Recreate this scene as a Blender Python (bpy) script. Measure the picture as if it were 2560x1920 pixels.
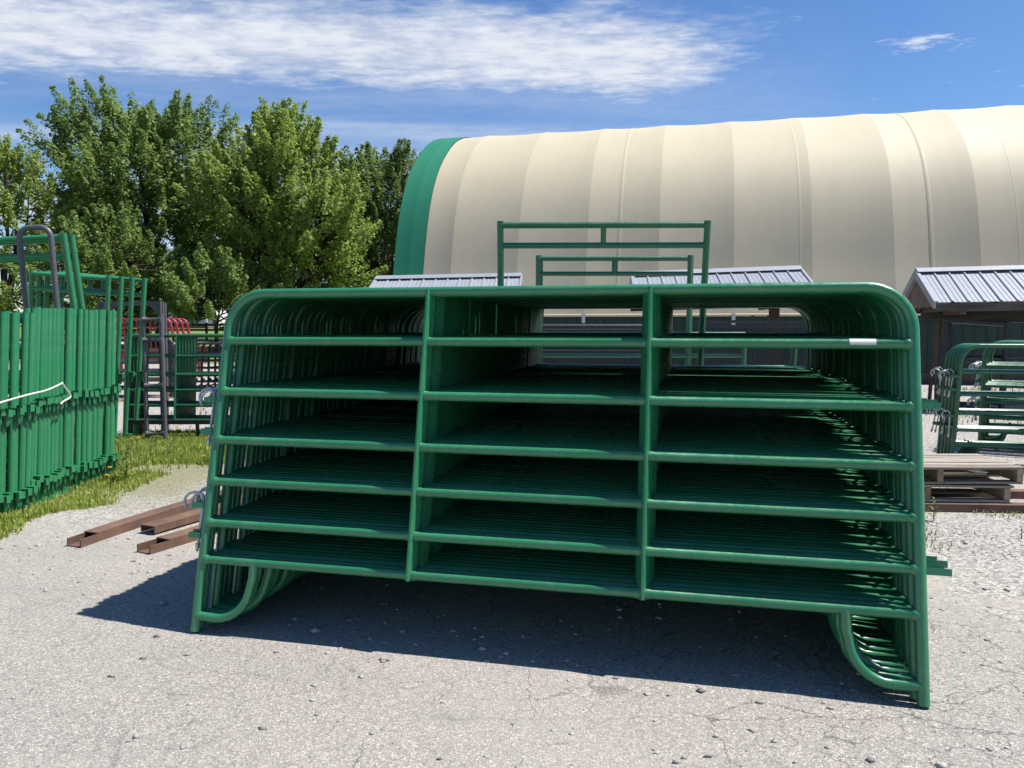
import bpy, math, random
import numpy as np
from mathutils import Vector, Matrix

for o in list(bpy.data.objects):
    bpy.data.objects.remove(o)
scene = bpy.context.scene
COL = scene.collection
R = math.radians
rnd = random.Random(7)
rng = np.random.default_rng(11)

# ------------------------------------------------------------------ camera
CAM_H = 1.378
cam_data = bpy.data.cameras.new('camera')
cam_data.sensor_width = 36.0
cam_data.lens = 27.03
cam_data.clip_start = 0.05
cam_data.clip_end = 3000.0
camera = bpy.data.objects.new('camera', cam_data)
COL.objects.link(camera)
camera.location = (0, 0, CAM_H)
camera.rotation_euler = (math.pi / 2 - 0.0749, 0, 0)
scene.camera = camera

# ------------------------------------------------------------------ light
SUN_DIR = Vector((0.513, 0.0647, 1.0)).normalized()          # towards the sun
SUN_EL = math.asin(SUN_DIR.z)
SUN_AZ = math.atan2(SUN_DIR.x, SUN_DIR.y)                 # from +Y towards +X
sun_data = bpy.data.lights.new('sun', 'SUN')
sun_data.energy = 3.8
sun_data.angle = R(0.53)
sun_data.color = (1.0, 0.955, 0.89)
sun = bpy.data.objects.new('sun', sun_data)
COL.objects.link(sun)
sun.rotation_euler = (-SUN_DIR).to_track_quat('-Z', 'Y').to_euler()
sun.location = SUN_DIR * 60

scene.view_settings.view_transform = 'Standard'
scene.view_settings.look = 'None'
scene.view_settings.exposure = 1.0
scene.view_settings.gamma = 1.0
scene.view_settings.use_curve_mapping = False


scene.cycles.use_adaptive_sampling = True
scene.cycles.adaptive_threshold = 0.02
scene.cycles.max_bounces = 5
scene.cycles.diffuse_bounces = 3
scene.cycles.glossy_bounces = 2
scene.cycles.transmission_bounces = 3
scene.cycles.transparent_max_bounces = 4


class NT:
    """small node-tree helper"""
    def __init__(self, tree):
        self.t = tree
        self.n = tree.nodes
        self.l = tree.links

    def add(self, kind, **kw):
        node = self.n.new(kind)
        for k, v in kw.items():
            setattr(node, k, v)
        return node

    def put(self, sock, val):
        if isinstance(val, bpy.types.NodeSocket):
            self.l.new(val, sock)
        elif val is not None:
            sock.default_value = val

    def math(self, op, a, b=None, c=None, clamp=False):
        m = self.add('ShaderNodeMath', operation=op, use_clamp=clamp)
        for i, v in enumerate((a, b, c)):
            if v is not None:
                self.put(m.inputs[i], v)
        return m.outputs[0]

    def ss(self, x, lo, hi, a=0.0, b=1.0):
        m = self.add('ShaderNodeMapRange', interpolation_type='SMOOTHSTEP')
        self.put(m.inputs[0], x)
        for i, v in ((1, lo), (2, hi), (3, a), (4, b)):
            self.put(m.inputs[i], v)
        return m.outputs[0]

    def noise(self, vec, scale, detail=4.0, rough=0.55, dist=0.0, out=0):
        m = self.add('ShaderNodeTexNoise')
        if vec is not None:
            self.put(m.inputs['Vector'], vec)
        m.inputs['Scale'].default_value = scale
        m.inputs['Detail'].default_value = detail
        m.inputs['Roughness'].default_value = rough
        m.inputs['Distortion'].default_value = dist
        return m.outputs[out]

    def voro(self, vec, scale, feature='F1', out='Distance', rand=1.0):
        m = self.add('ShaderNodeTexVoronoi', feature=feature)
        if vec is not None:
            self.put(m.inputs['Vector'], vec)
        m.inputs['Scale'].default_value = scale
        m.inputs['Randomness'].default_value = rand
        return m.outputs[out]

    def mix(self, f, a, b, blend='MIX'):
        m = self.add('ShaderNodeMix', data_type='RGBA', blend_type=blend)
        self.put(m.inputs[0], f)
        for i, v in ((6, a), (7, b)):
            if isinstance(v, (tuple, list)):
                v = (v[0], v[1], v[2], 1.0)
            self.put(m.inputs[i], v)
        return m.outputs[2]

    def ramp(self, x, stops):
        m = self.add('ShaderNodeValToRGB')
        el = m.color_ramp.elements
        while len(el) < len(stops):
            el.new(0.5)
        for e, (p, c) in zip(el, stops):
            e.position = p
            e.color = (c[0], c[1], c[2], 1.0)
        self.put(m.inputs[0], x)
        return m.outputs[0]

    def sep(self, v):
        m = self.add('ShaderNodeSeparateXYZ')
        self.put(m.inputs[0], v)
        return m.outputs

    def comb(self, x, y, z):
        m = self.add('ShaderNodeCombineXYZ')
        for i, v in enumerate((x, y, z)):
            self.put(m.inputs[i], v)
        return m.outputs[0]

    def bump(self, h, strength=0.3, dist=0.01, normal=None):
        m = self.add('ShaderNodeBump')
        m.inputs['Strength'].default_value = strength
        m.inputs['Distance'].default_value = dist
        self.put(m.inputs['Height'], h)
        if normal is not None:
            self.put(m.inputs['Normal'], normal)
        return m.outputs[0]


# ------------------------------------------------------------------ world: clear sky with an altocumulus band
world = bpy.data.worlds.new('World')
scene.world = world
world.use_nodes = True
W = NT(world.node_tree)
W.n.clear()
sky = W.add('ShaderNodeTexSky', sky_type='NISHITA')
sky.sun_disc = False
sky.sun_elevation = SUN_EL
sky.sun_rotation = SUN_AZ
sky.altitude = 300.0
sky.air_density = 1.0
sky.dust_density = 0.4
sky.ozone_density = 3.0
hsv = W.add('ShaderNodeHueSaturation')
hsv.inputs['Hue'].default_value = 0.507
hsv.inputs['Saturation'].default_value = 1.24
hsv.inputs['Value'].default_value = 0.60
W.put(hsv.inputs['Color'], sky.outputs[0])
tc = W.add('ShaderNodeTexCoord')
dx, dy, dz = W.sep(tc.outputs['Generated'])
dzc = W.math('MAXIMUM', dz, 0.03)
px = W.math('DIVIDE', dx, dzc)
py = W.math('DIVIDE', dy, dzc)
pv = W.comb(px, py, 0.0)
low_n = W.noise(pv, 1.6, 2.0, 0.5)
wv = W.math('SUBTRACT', low_n, 0.5)
# the long band: distance from its centre line, ragged edges
cl = W.math('ADD', W.math('MULTIPLY', px, 0.13), 2.93)
cl = W.math('ADD', cl, W.math('MULTIPLY', wv, 0.35))
dist = W.math('ABSOLUTE', W.math('SUBTRACT', py, cl))
band = W.math('SUBTRACT', 1.0, W.math('DIVIDE', dist, 0.53))
endx = W.ss(px, 0.40, 1.25, 1.0, 0.0)
endx = W.math('MAXIMUM', endx, W.ss(px, 6.0, 8.0))
puff = W.noise(W.comb(px, W.math('MULTIPLY', py, 1.6), 0.3), 8.2, 5.0, 0.62, 0.2)
puff2 = W.noise(W.comb(px, py, 4.1), 3.2, 2.0, 0.55)
pf = W.math('ADD', W.math('MULTIPLY', W.math('SUBTRACT', puff, 0.5), 1.9), W.math('MULTIPLY', W.math('SUBTRACT', puff2, 0.5), 1.3))
core = W.math('MULTIPLY', W.math('MINIMUM', band, 0.75), W.math('MULTIPLY', endx, 1.45))
core = W.math('ADD', core, W.math('MULTIPLY', W.math('SUBTRACT', 1.0, endx), -0.55))
den1 = W.ss(W.math('ADD', core, W.math('MULTIPLY', pf, 0.60)), -0.22, 1.15)
# small fair-weather puffs here and there over the whole sky
den2 = W.ss(W.math('ADD', W.math('MULTIPLY', puff, 0.8), W.math('MULTIPLY', puff2, 0.55)), 0.80, 1.0)
# a small cloud of its own by the hall roof
ex = W.math('DIVIDE', W.math('SUBTRACT', px, 1.43), 0.13)
ey = W.math('DIVIDE', W.math('SUBTRACT', py, 2.78), 0.10)
rr = W.math('SQRT', W.math('ADD', W.math('MULTIPLY', ex, ex), W.math('MULTIPLY', ey, ey)))
fx = W.math('DIVIDE', W.math('SUBTRACT', px, 1.60), 0.055)
fy = W.math('DIVIDE', W.math('SUBTRACT', py, 2.86), 0.13)
rr2 = W.math('ADD', W.math('SQRT', W.math('ADD', W.math('MULTIPLY', fx, fx), W.math('MULTIPLY', fy, fy))), 0.12)
rr = W.math('MINIMUM', rr, rr2)
den3 = W.ss(W.math('SUBTRACT', W.math('ADD', 0.58, W.math('MULTIPLY', W.math('SUBTRACT', puff, 0.5), 2.6)), W.math('MULTIPLY', rr, 0.62)), 0.0, 0.75)
# thin milky veil low down
veil = W.noise(W.comb(W.math('MULTIPLY', px, 0.35), W.math('MULTIPLY', py, 0.8), 1.0), 1.1, 3.0, 0.55, 0.5)
veil = W.math('MULTIPLY', W.ss(veil, 0.34, 0.64), W.ss(dz, 0.40, 0.17, 0.0, 1.0))
veil = W.math('MULTIPLY', veil, W.ss(px, 2.2, -0.2))
den = W.math('MAXIMUM', W.math('MAXIMUM', W.math('MULTIPLY', den1, 0.93), W.math('MULTIPLY', den2, 0.45)), W.math('MULTIPLY', den3, 0.9))
den = W.math('MAXIMUM', den, W.math('MULTIPLY', veil, 0.45))
den = W.math('MULTIPLY', den, W.ss(dz, 0.02, 0.10))
shade = W.ss(W.math('ADD', W.math('MULTIPLY', puff, 0.6), W.math('MULTIPLY', puff2, 0.4)), 0.34, 0.64)
SKY_STR = 0.115
ccol = W.mix(shade, (2.55, 2.85, 3.45), (3.75, 3.9, 4.15))
full = W.mix(den, hsv.outputs[0], ccol)
bg = W.add('ShaderNodeBackground')
W.put(bg.inputs['Color'], full)
bg.inputs['Strength'].default_value = SKY_STR
world.cycles.sampling_method = 'MANUAL'
world.cycles.sample_map_resolution = 512
wo = W.add('ShaderNodeOutputWorld')
W.l.new(bg.outputs[0], wo.inputs[0])


# ------------------------------------------------------------------ materials
def material(name):
    m = bpy.data.materials.new(name)
    m.use_nodes = True
    t = NT(m.node_tree)
    b = t.n['Principled BSDF']
    return m, t, b


def paint(name, col, rough=0.38, vary=0.10, spec=0.5, chips=0.0, coat=0.0, dust=0.0):
    m, t, b = material(name)
    oi = t.add('ShaderNodeObjectInfo')
    co = t.add('ShaderNodeTexCoord').outputs['Object']
    n1 = t.noise(co, 2.2, 2.0, 0.6)
    n2 = t.noise(co, 35.0, 1.0, 0.6)
    f = t.math('ADD', t.math('MULTIPLY', oi.outputs['Random'], vary), t.math('MULTIPLY', n1, vary * 1.2))
    lo = tuple(c * (1 - vary) for c in col)
    hi = tuple(min(1, c * (1 + vary * 1.5) + 0.004) for c in col)
    c = t.mix(t.math('DIVIDE', f, max(vary * 2.2, 1e-4), clamp=True), lo, hi)
    if chips:
        k = t.ss(t.noise(co, 38.0, 3.0, 0.7), 0.69, 0.73)
        c = t.mix(t.math('MULTIPLY', k, chips), c, (0.16, 0.12, 0.09))
    if dust:
        d = t.ss(t.noise(co, 7.0, 3.0, 0.7), 0.45, 0.8, 0.0, dust)
        c = t.mix(d, c, (0.42, 0.40, 0.36))
    t.put(b.inputs['Base Color'], c)
    t.put(b.inputs['Roughness'], t.ss(n2, 0.2, 0.8, rough - 0.06, rough + 0.10))
    b.inputs['Specular IOR Level'].default_value = spec
    return m


M = {}
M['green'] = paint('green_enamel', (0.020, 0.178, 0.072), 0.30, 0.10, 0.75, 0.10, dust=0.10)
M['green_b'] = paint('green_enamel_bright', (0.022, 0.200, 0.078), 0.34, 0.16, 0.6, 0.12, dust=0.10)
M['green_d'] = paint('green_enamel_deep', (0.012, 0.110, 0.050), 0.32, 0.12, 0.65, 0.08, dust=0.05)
M['dark'] = paint('charcoal_powder_coat', (0.020, 0.022, 0.027), 0.42, 0.10, 0.45, 0.05, dust=0.05)
M['grey'] = paint('grey_steel_paint', (0.085, 0.085, 0.095), 0.45, 0.10, 0.5, 0.15, dust=0.10)
M['red'] = paint('red_enamel', (0.26, 0.018, 0.022), 0.40, 0.10, 0.5, 0.1, dust=0.08)
M['rustred'] = paint('oxide_red_sheet', (0.20, 0.045, 0.028), 0.55, 0.12, 0.4, 0.2, dust=0.10)
M['white'] = paint('white_paint', (0.72, 0.72, 0.70), 0.5, 0.05, 0.4)
M['rope'] = paint('white_rope', (0.66, 0.64, 0.58), 0.85, 0.10, 0.2)
M['asphalt_roof'] = paint('grey_shingle', (0.16, 0.15, 0.145), 0.85, 0.15, 0.3)
M['glass'] = paint('dark_window', (0.03, 0.035, 0.04), 0.15, 0.05, 0.6)


def zinc():
    m, t, b = material('zinc_plated_steel')
    co = t.add('ShaderNodeTexCoord').outputs['Object']
    c = t.mix(t.noise(co, 40.0, 3.0), (0.42, 0.43, 0.43), (0.62, 0.63, 0.62))
    t.put(b.inputs['Base Color'], c)
    b.inputs['Metallic'].default_value = 0.55
    t.put(b.inputs['Roughness'], t.ss(t.noise(co, 25.0, 3.0), 0.2, 0.8, 0.28, 0.5))
    return m


M['zinc'] = zinc()


def galv():
    m, t, b = material('galvanised_roof_sheet')
    co = t.add('ShaderNodeTexCoord').outputs['Object']
    sp = t.voro(co, 26.0, out='Color')
    n = t.noise(co, 1.8, 5.0, 0.6)
    oi = t.add('ShaderNodeObjectInfo').outputs['Random']
    g = t.sep(sp)[0]
    f = t.math('ADD', t.math('MULTIPLY', g, 0.35), t.math('ADD', t.math('MULTIPLY', n, 0.5), t.math('MULTIPLY', oi, 0.2)))
    c = t.mix(f, (0.25, 0.27, 0.30), (0.36, 0.38, 0.41))
    t.put(b.inputs['Base Color'], c)
    b.inputs['Metallic'].default_value = 0.12
    b.inputs['Roughness'].default_value = 0.42
    return m


M['galv'] = galv()


def wood(name, dark, light, scale=1.0, rough=0.85, axis=0):
    m, t, b = material(name)
    co = t.add('ShaderNodeTexCoord').outputs['Object']
    oi = t.add('ShaderNodeObjectInfo').outputs['Random']
    x, y, z = t.sep(co)
    off = t.math('MULTIPLY', oi, 37.0)
    v = [t.math('ADD', x, off), t.math('ADD', y, off), t.math('ADD', z, off)]
    mul = [18.0 * scale] * 3
    mul[axis] = 1.2 * scale
    vec = t.comb(*[t.math('MULTIPLY', a, k) for a, k in zip(v, mul)])
    g = t.noise(vec, 1.6, 7.0, 0.65, 0.4)
    k = t.noise(t.comb(*v), 3.0, 4.0, 0.6)
    f = t.math('ADD', t.math('MULTIPLY', g, 0.75), t.math('ADD', t.math('MULTIPLY', k, 0.35), t.math('MULTIPLY', t.math('SUBTRACT', oi, 0.5), 0.35)))
    c = t.mix(t.ss(f, 0.25, 0.85), dark, light)
    t.put(b.inputs['Base Color'], c)
    b.inputs['Roughness'].default_value = rough
    b.inputs['Specular IOR Level'].default_value = 0.25
    t.put(b.inputs['Normal'], t.bump(g, 0.5, 0.004))
    return m


M['pallet_x'] = wood('pallet_board', (0.17, 0.14, 0.11), (0.42, 0.37, 0.305), 1.0, 0.85, 0)
M['pallet_y'] = wood('pallet_stringer', (0.17, 0.115, 0.07), (0.42, 0.32, 0.22), 1.0, 0.85, 1)
M['ply'] = wood('weathered_plywood', (0.13, 0.095, 0.075), (0.30, 0.23, 0.19), 0.7, 0.9, 2)
M['postwood'] = wood('treated_post', (0.055, 0.042, 0.033), (0.15, 0.115, 0.09), 0.8, 0.9, 2)
M['beamwood'] = wood('treated_beam', (0.05, 0.045, 0.04), (0.15, 0.135, 0.12), 0.8, 0.9, 0)
M['bark'] = wood('tree_bark', (0.030, 0.024, 0.018), (0.11, 0.085, 0.062), 0.35, 0.95, 2)
M['fenceboard'] = wood('black_fence_board', (0.010, 0.010, 0.010), (0.035, 0.032, 0.03), 1.0, 0.8, 0)


def rust():
    m, t, b = material('rusted_channel_steel')
    co = t.add('ShaderNodeTexCoord').outputs['Object']
    oi = t.add('ShaderNodeObjectInfo').outputs['Random']
    n = t.noise(co, 5.0, 7.0, 0.68, 0.3)
    n2 = t.noise(co, 60.0, 4.0, 0.65)
    c = t.ramp(n, [(0.30, (0.075, 0.045, 0.035)), (0.50, (0.15, 0.092, 0.068)), (0.66, (0.20, 0.115, 0.075)), (0.80, (0.27, 0.19, 0.15))])
    c = t.mix(t.math('MULTIPLY', n2, 0.5), c, (0.10, 0.058, 0.045))
    t.put(b.inputs['Base Color'], c)
    b.inputs['Roughness'].default_value = 0.72
    b.inputs['Specular IOR Level'].default_value = 0.35
    t.put(b.inputs['Normal'], t.bump(n2, 0.3, 0.003))
    return m


M['rust'] = rust()


def fabric(name, base, dirt, rough=0.62, green=False):
    m, t, b = material(name)
    co = t.add('ShaderNodeTexCoord').outputs['Object']
    x, y, z = t.sep(co)
    big = t.noise(co, 0.35, 5.0, 0.6)
    streak = t.noise(t.comb(t.math('MULTIPLY', x, 3.0), t.math('MULTIPLY', y, 0.5), t.math('MULTIPLY', z, 0.5)), 1.0, 6.0, 0.65)
    speck = t.ss(t.noise(co, 9.0, 7.0, 0.72), 0.58, 0.72)
    patch = t.ss(t.noise(co, 0.8, 4.0, 0.6), 0.45, 0.68)
    f = t.math('MULTIPLY', speck, t.math('MULTIPLY', patch, 0.55))
    f = t.math('ADD', f, t.math('MULTIPLY', t.ss(streak, 0.45, 0.75), 0.10))
    f = t.math('ADD', f, t.math('MULTIPLY', t.ss(big, 0.4, 0.7), 0.06))
    c = t.mix(f, base, dirt)
    t.put(b.inputs['Base Color'], c)
    b.inputs['Roughness'].default_value = rough
    b.inputs['Specular IOR Level'].default_value = 0.35
    t.put(b.inputs['Normal'], t.bump(t.noise(co, 2.0, 3.0, 0.6), 0.05, 0.03))
    return m


M['cream'] = fabric('cream_tarpaulin', (0.515, 0.452, 0.320), (0.28, 0.24, 0.165))
M['teal'] = fabric('green_tarpaulin', (0.024, 0.195, 0.108), (0.013, 0.12, 0.07), 0.5)
M['siding'] = paint('dark_green_siding', (0.007, 0.030, 0.024), 0.45, 0.08, 0.4)


def leaf_mat(name, a, b_, tr=0.42):
    m, t, b = material(name)
    g = t.add('ShaderNodeNewGeometry')
    r = g.outputs['Random Per Island']
    co = t.add('ShaderNodeTexCoord').outputs['Object']
    n = t.noise(co, 0.55, 3.0, 0.6)
    f = t.math('ADD', t.math('MULTIPLY', r, 0.65), t.math('MULTIPLY', t.math('SUBTRACT', n, 0.3), 0.75), clamp=True)
    c = t.mix(f, a, b_)
    t.put(b.inputs['Base Color'], c)
    b.inputs['Roughness'].default_value = 0.5
    b.inputs['Specular IOR Level'].default_value = 0.35
    tl = t.add('ShaderNodeBsdfTranslucent')
    t.put(tl.inputs[0], t.mix(0.5, c, tuple(min(1, k * 1.5) for k in b_)))
    ms = t.add('ShaderNodeMixShader')
    ms.inputs[0].default_value = tr
    t.l.new(b.outputs[0], ms.inputs[1])
    t.l.new(tl.outputs[0], ms.inputs[2])
    t.l.new(ms.outputs[0], t.n['Material Output'].inputs[0])
    return m


M['leaf_a'] = leaf_mat('maple_leaf', (0.090, 0.158, 0.042), (0.250, 0.345, 0.088))
M['leaf_b'] = leaf_mat('light_maple_leaf', (0.125, 0.195, 0.042), (0.335, 0.425, 0.095))
M['leaf_c'] = leaf_mat('dark_maple_leaf', (0.062, 0.112, 0.030), (0.185, 0.265, 0.066))
M['grass'] = leaf_mat('grass_blade', (0.17, 0.225, 0.040), (0.40, 0.46, 0.10), 0.3)
M['weed'] = leaf_mat('weed_leaf', (0.06, 0.115, 0.022), (0.15, 0.22, 0.045), 0.3)
M['drygrass'] = leaf_mat('dry_grass_blade', (0.20, 0.20, 0.07), (0.34, 0.32, 0.13), 0.3)
M['yellow'] = leaf_mat('dandelion_petal', (0.72, 0.47, 0.012), (0.85, 0.60, 0.02), 0.2)


def pebble_mat():
    m, t, b = material('loose_limestone')
    r = t.add('ShaderNodeNewGeometry').outputs['Random Per Island']
    co = t.add('ShaderNodeTexCoord').outputs['Object']
    c = t.ramp(r, [(0.0, (0.12, 0.115, 0.11)), (0.20, (0.25, 0.235, 0.22)), (0.6, (0.40, 0.38, 0.345)), (1.0, (0.49, 0.47, 0.43))])
    c = t.mix(t.math('MULTIPLY', t.noise(co, 90.0, 4.0), 0.4), c, (0.30, 0.28, 0.26))
    t.put(b.inputs['Base Color'], c)
    b.inputs['Roughness'].default_value = 0.85
    b.inputs['Specular IOR Level'].default_value = 0.25
    return m


M['pebble'] = pebble_mat()


def ground_mat():
    m, t, b = material('weathered_yard_surface')
    co = t.add('ShaderNodeNewGeometry').outputs['Position']
    x, y, z = t.sep(co)
    # chip-seal aggregate: pale stones set in grey binder
    warpv = t.add('ShaderNodeVectorMath', operation='MULTIPLY_ADD')
    t.put(warpv.inputs[0], t.noise(co, 30.0, 3.0, 0.6, 0.0, 1))
    warpv.inputs[1].default_value = (0.02, 0.02, 0.0)
    t.put(warpv.inputs[2], co)
    wco = warpv.outputs[0]
    chip = t.sep(t.voro(wco, 115.0, out='Color'))
    cd = t.voro(wco, 115.0, feature='DISTANCE_TO_EDGE')
    chip2 = t.sep(t.voro(wco, 210.0, out='Color'))
    f = t.math('ADD', t.math('MULTIPLY', chip[0], 0.6), t.math('MULTIPLY', chip2[1], 0.4))
    stone = t.ramp(f, [(0.08, (0.20, 0.187, 0.168)), (0.36, (0.325, 0.303, 0.272)), (0.62, (0.41, 0.382, 0.342)), (0.92, (0.57, 0.535, 0.48))])
    gap = t.ss(cd, 0.02, 0.12)
    asp = t.mix(t.math('MULTIPLY', t.math('SUBTRACT', 1.0, gap), 0.62), stone, (0.15, 0.143, 0.135))
    # broad tone changes: dusty, worn and darker tracks
    big = t.noise(co, 0.55, 3.0, 0.6, 0.3)
    med = t.noise(co, 2.6, 3.0, 0.62)
    asp = t.mix(t.ss(big, 0.40, 0.68, 0.0, 0.30), asp, (0.43, 0.40, 0.36))
    asp = t.mix(t.ss(med, 0.52, 0.80, 0.0, 0.22), asp, (0.23, 0.22, 0.205))
    # faint tyre tracks across the apron and old dark stains
    trk = t.noise(t.comb(t.math('MULTIPLY', x, 0.25), t.math('ADD', t.math('MULTIPLY', y, 1.0), t.math('MULTIPLY', x, 0.2)), 0.0), 2.4, 3.0, 0.6)
    asp = t.mix(t.ss(trk, 0.50, 0.70, 0.0, 0.22), asp, (0.24, 0.23, 0.215))
    # fine cracks
    cw = t.add('ShaderNodeVectorMath', operation='MULTIPLY_ADD')
    t.put(cw.inputs[0], t.noise(co, 5.0, 4.0, 0.72, 0.0, 1))
    cw.inputs[1].default_value = (0.15, 0.15, 0.0)
    t.put(cw.inputs[2], co)
    ck = t.voro(cw.outputs[0], 2.6, feature='DISTANCE_TO_EDGE')
    ck2 = t.voro(cw.outputs[0], 7.5, feature='DISTANCE_TO_EDGE')
    cmask = t.ss(t.noise(co, 0.9, 2.0, 0.5), 0.40, 0.58)
    xb = t.ss(x, -2.0, 0.8, 0.35, 1.0)
    line = t.math('MULTIPLY', t.ss(ck, 0.002, 0.008, 1.0, 0.0), t.math('MULTIPLY', xb, t.ss(t.noise(co, 1.7, 2.0), 0.40, 0.55)))
    line2 = t.math('MULTIPLY', t.ss(ck2, 0.006, 0.022, 1.0, 0.0), t.math('MULTIPLY', cmask, t.math('MULTIPLY', xb, 0.8)))
    crack = t.math('MAXIMUM', line, line2)
    asp = t.mix(t.math('MULTIPLY', crack, 0.74), asp, (0.055, 0.052, 0.05))
    # loose crushed stone further out
    gv = t.sep(t.voro(co, 58.0, out='Color'))
    ge = t.voro(co, 58.0, feature='DISTANCE_TO_EDGE')
    grav = t.ramp(gv[0], [(0.05, (0.23, 0.218, 0.20)), (0.45, (0.37, 0.35, 0.318)), (0.95, (0.54, 0.515, 0.475))])
    grav = t.mix(t.ss(ge, 0.0, 0.10, 0.55, 0.0), grav, (0.15, 0.142, 0.13))
    edge = t.math('MULTIPLY', t.math('SUBTRACT', t.noise(co, 1.1, 5.0, 0.6), 0.5), 1.6)
    # gravel shoulders: to the right of the stack and beyond about 4.6 m
    gR = t.ss(t.math('ADD', t.math('SUBTRACT', x, t.math('MULTIPLY', y, 0.16)), edge), 1.25, 1.85)
    gF = t.ss(t.math('ADD', y, edge), 4.6, 5.6)
    gm = t.math('MAXIMUM', gR, gF)
    col = t.mix(gm, asp, grav)
    # bare dusty tan ground mixed into the gravel
    tan = t.mix(t.noise(co, 12.0, 5.0, 0.65), (0.30, 0.255, 0.21), (0.44, 0.40, 0.35))
    tm = t.math('MULTIPLY', gm, t.ss(t.noise(co, 0.75, 4.0, 0.6), 0.50, 0.66, 0.0, 0.85))
    col = t.mix(tm, col, tan)
    # soil and thatch under the grass strip on the left and the lawn far back
    soil = t.mix(t.noise(co, 14.0, 6.0, 0.7), (0.14, 0.135, 0.06), (0.26, 0.25, 0.12))
    sx = t.math('MULTIPLY', t.ss(t.math('ADD', x, t.math('MULTIPLY', edge, 0.35)), -2.35, -2.95), t.ss(t.math('ADD', y, t.math('MULTIPLY', edge, 0.5)), 5.4, 6.6))
    sx = t.math('MULTIPLY', sx, t.ss(t.math('ADD', y, edge), 9.8, 8.9))
    col = t.mix(t.math('MULTIPLY', sx, 0.75), col, soil)
    lawn = t.mix(t.noise(co, 0.5, 6.0, 0.65), (0.095, 0.135, 0.030), (0.19, 0.235, 0.060))
    lm = t.ss(t.math('ADD', y, t.math('MULTIPLY', edge, 2.5)), 27.0, 29.0)
    lane = t.math('MULTIPLY', t.ss(y, 47.0, 48.0), t.ss(y, 54.0, 53.0))
    lm = t.math('MULTIPLY', lm, t.math('SUBTRACT', 1.0, lane))
    col = t.mix(lm, col, lawn)
    t.put(b.inputs['Base Color'], col)
    b.inputs['Roughness'].default_value = 0.92
    b.inputs['Specular IOR Level'].default_value = 0.22
    h = t.math('ADD', t.math('MULTIPLY', t.math('MULTIPLY', chip[0], gap), 0.7), t.math('MULTIPLY', chip2[1], 0.3))
    h = t.math('ADD', h, t.math('MULTIPLY', gv[1], 0.7))
    t.put(b.inputs['Normal'], t.bump(h, 0.7, 0.005))
    return m


M['ground'] = ground_mat()


# ------------------------------------------------------------------ mesh helpers
class MB:
    """collects shapes into one mesh"""
    def __init__(self):
        self.v, self.f, self.s = [], [], []

    def raw(self, verts, faces, smooth=False):
        o = len(self.v)
        self.v += [tuple(p) for p in verts]
        self.f += [tuple(i + o for i in q) for q in faces]
        self.s += [smooth] * len(faces)
        return self

    def box(self, c, s, rot=None, taper=None):
        cx, cy, cz = c
        hx, hy, hz = s[0] / 2, s[1] / 2, s[2] / 2
        P = [Vector((sx * hx, sy * hy, sz * hz)) for sz in (-1, 1) for sy in (-1, 1) for sx in (-1, 1)]
        if rot is not None:
            P = [rot @ p for p in P]
        P = [(p.x + cx, p.y + cy, p.z + cz) for p in P]
        return self.raw(P, [(0, 2, 3, 1), (4, 5, 7, 6), (0, 1, 5, 4), (2, 6, 7, 3), (0, 4, 6, 2), (1, 3, 7, 5)])

    def tube(self, pts, r, seg=14, caps=True, radii=None, up=None):
        pts = [Vector(p) for p in pts]
        n = len(pts)
        tang = []
        for i in range(n):
            a = pts[max(i - 1, 0)]
            b = pts[min(i + 1, n - 1)]
            tang.append((b - a).normalized())
        ref = Vector(up) if up else (Vector((0, 0, 1)) if abs(tang[0].z) < 0.9 else Vector((0, 1, 0)))
        nrm = (ref - tang[0] * ref.dot(tang[0])).normalized()
        rings = []
        for i in range(n):
            if i:
                nrm = (nrm - tang[i] * nrm.dot(tang[i])).normalized()
            bi = tang[i].cross(nrm)
            rr = radii[i] if radii else r
            rings.append([pts[i] + (nrm * math.cos(2 * math.pi * k / seg) + bi * math.sin(2 * math.pi * k / seg)) * rr for k in range(seg)])
        V = [p for ring in rings for p in ring]
        Fc = []
        for i in range(n - 1):
            for k in range(seg):
                k2 = (k + 1) % seg
                Fc.append((i * seg + k, i * seg + k2, (i + 1) * seg + k2, (i + 1) * seg + k))
        self.raw(V, Fc, True)
        if caps:
            self.raw(rings[0], [tuple(range(seg - 1, -1, -1))])
            self.raw(rings[-1], [tuple(range(seg))])
        return self

    def prism(self, poly, axis_from, axis_to, frame):
        """poly: list of 2d points, frame: (ex, ey) 3d unit vectors, swept between two points"""
        ex, ey = Vector(frame[0]), Vector(frame[1])
        a, b = Vector(axis_from), Vector(axis_to)
        n = len(poly)
        V = [a + ex * p[0] + ey * p[1] for p in poly] + [b + ex * p[0] + ey * p[1] for p in poly]
        Fc = [(i, (i + 1) % n, n + (i + 1) % n, n + i) for i in range(n)]
        Fc += [tuple(range(n - 1, -1, -1)), tuple(range(n, 2 * n))]
        return self.raw(V, Fc)

    def mesh(self, name):
        me = bpy.data.meshes.new(name)
        me.from_pydata(self.v, [], self.f)
        me.polygons.foreach_set('use_smooth', self.s)
        me.update()
        return me

    def build(self, name, mat, parent=None, loc=None):
        me = self.mesh(name)
        me.materials.append(mat)
        return obj(name, me, parent, loc)


def obj(name, me, parent=None, loc=None, rot=None):
    o = bpy.data.objects.new(name, me)
    COL.objects.link(o)
    if parent is not None:
        o.parent = parent
    if loc is not None:
        o.location = loc
    if rot is not None:
        o.rotation_euler = rot
    return o


def tag(o, label=None, cat=None, group=None, kind=None):
    if label:
        o['label'] = label
    if cat:
        o['category'] = cat
    if group:
        o['group'] = group
    if kind:
        o['kind'] = kind
    return o


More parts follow.
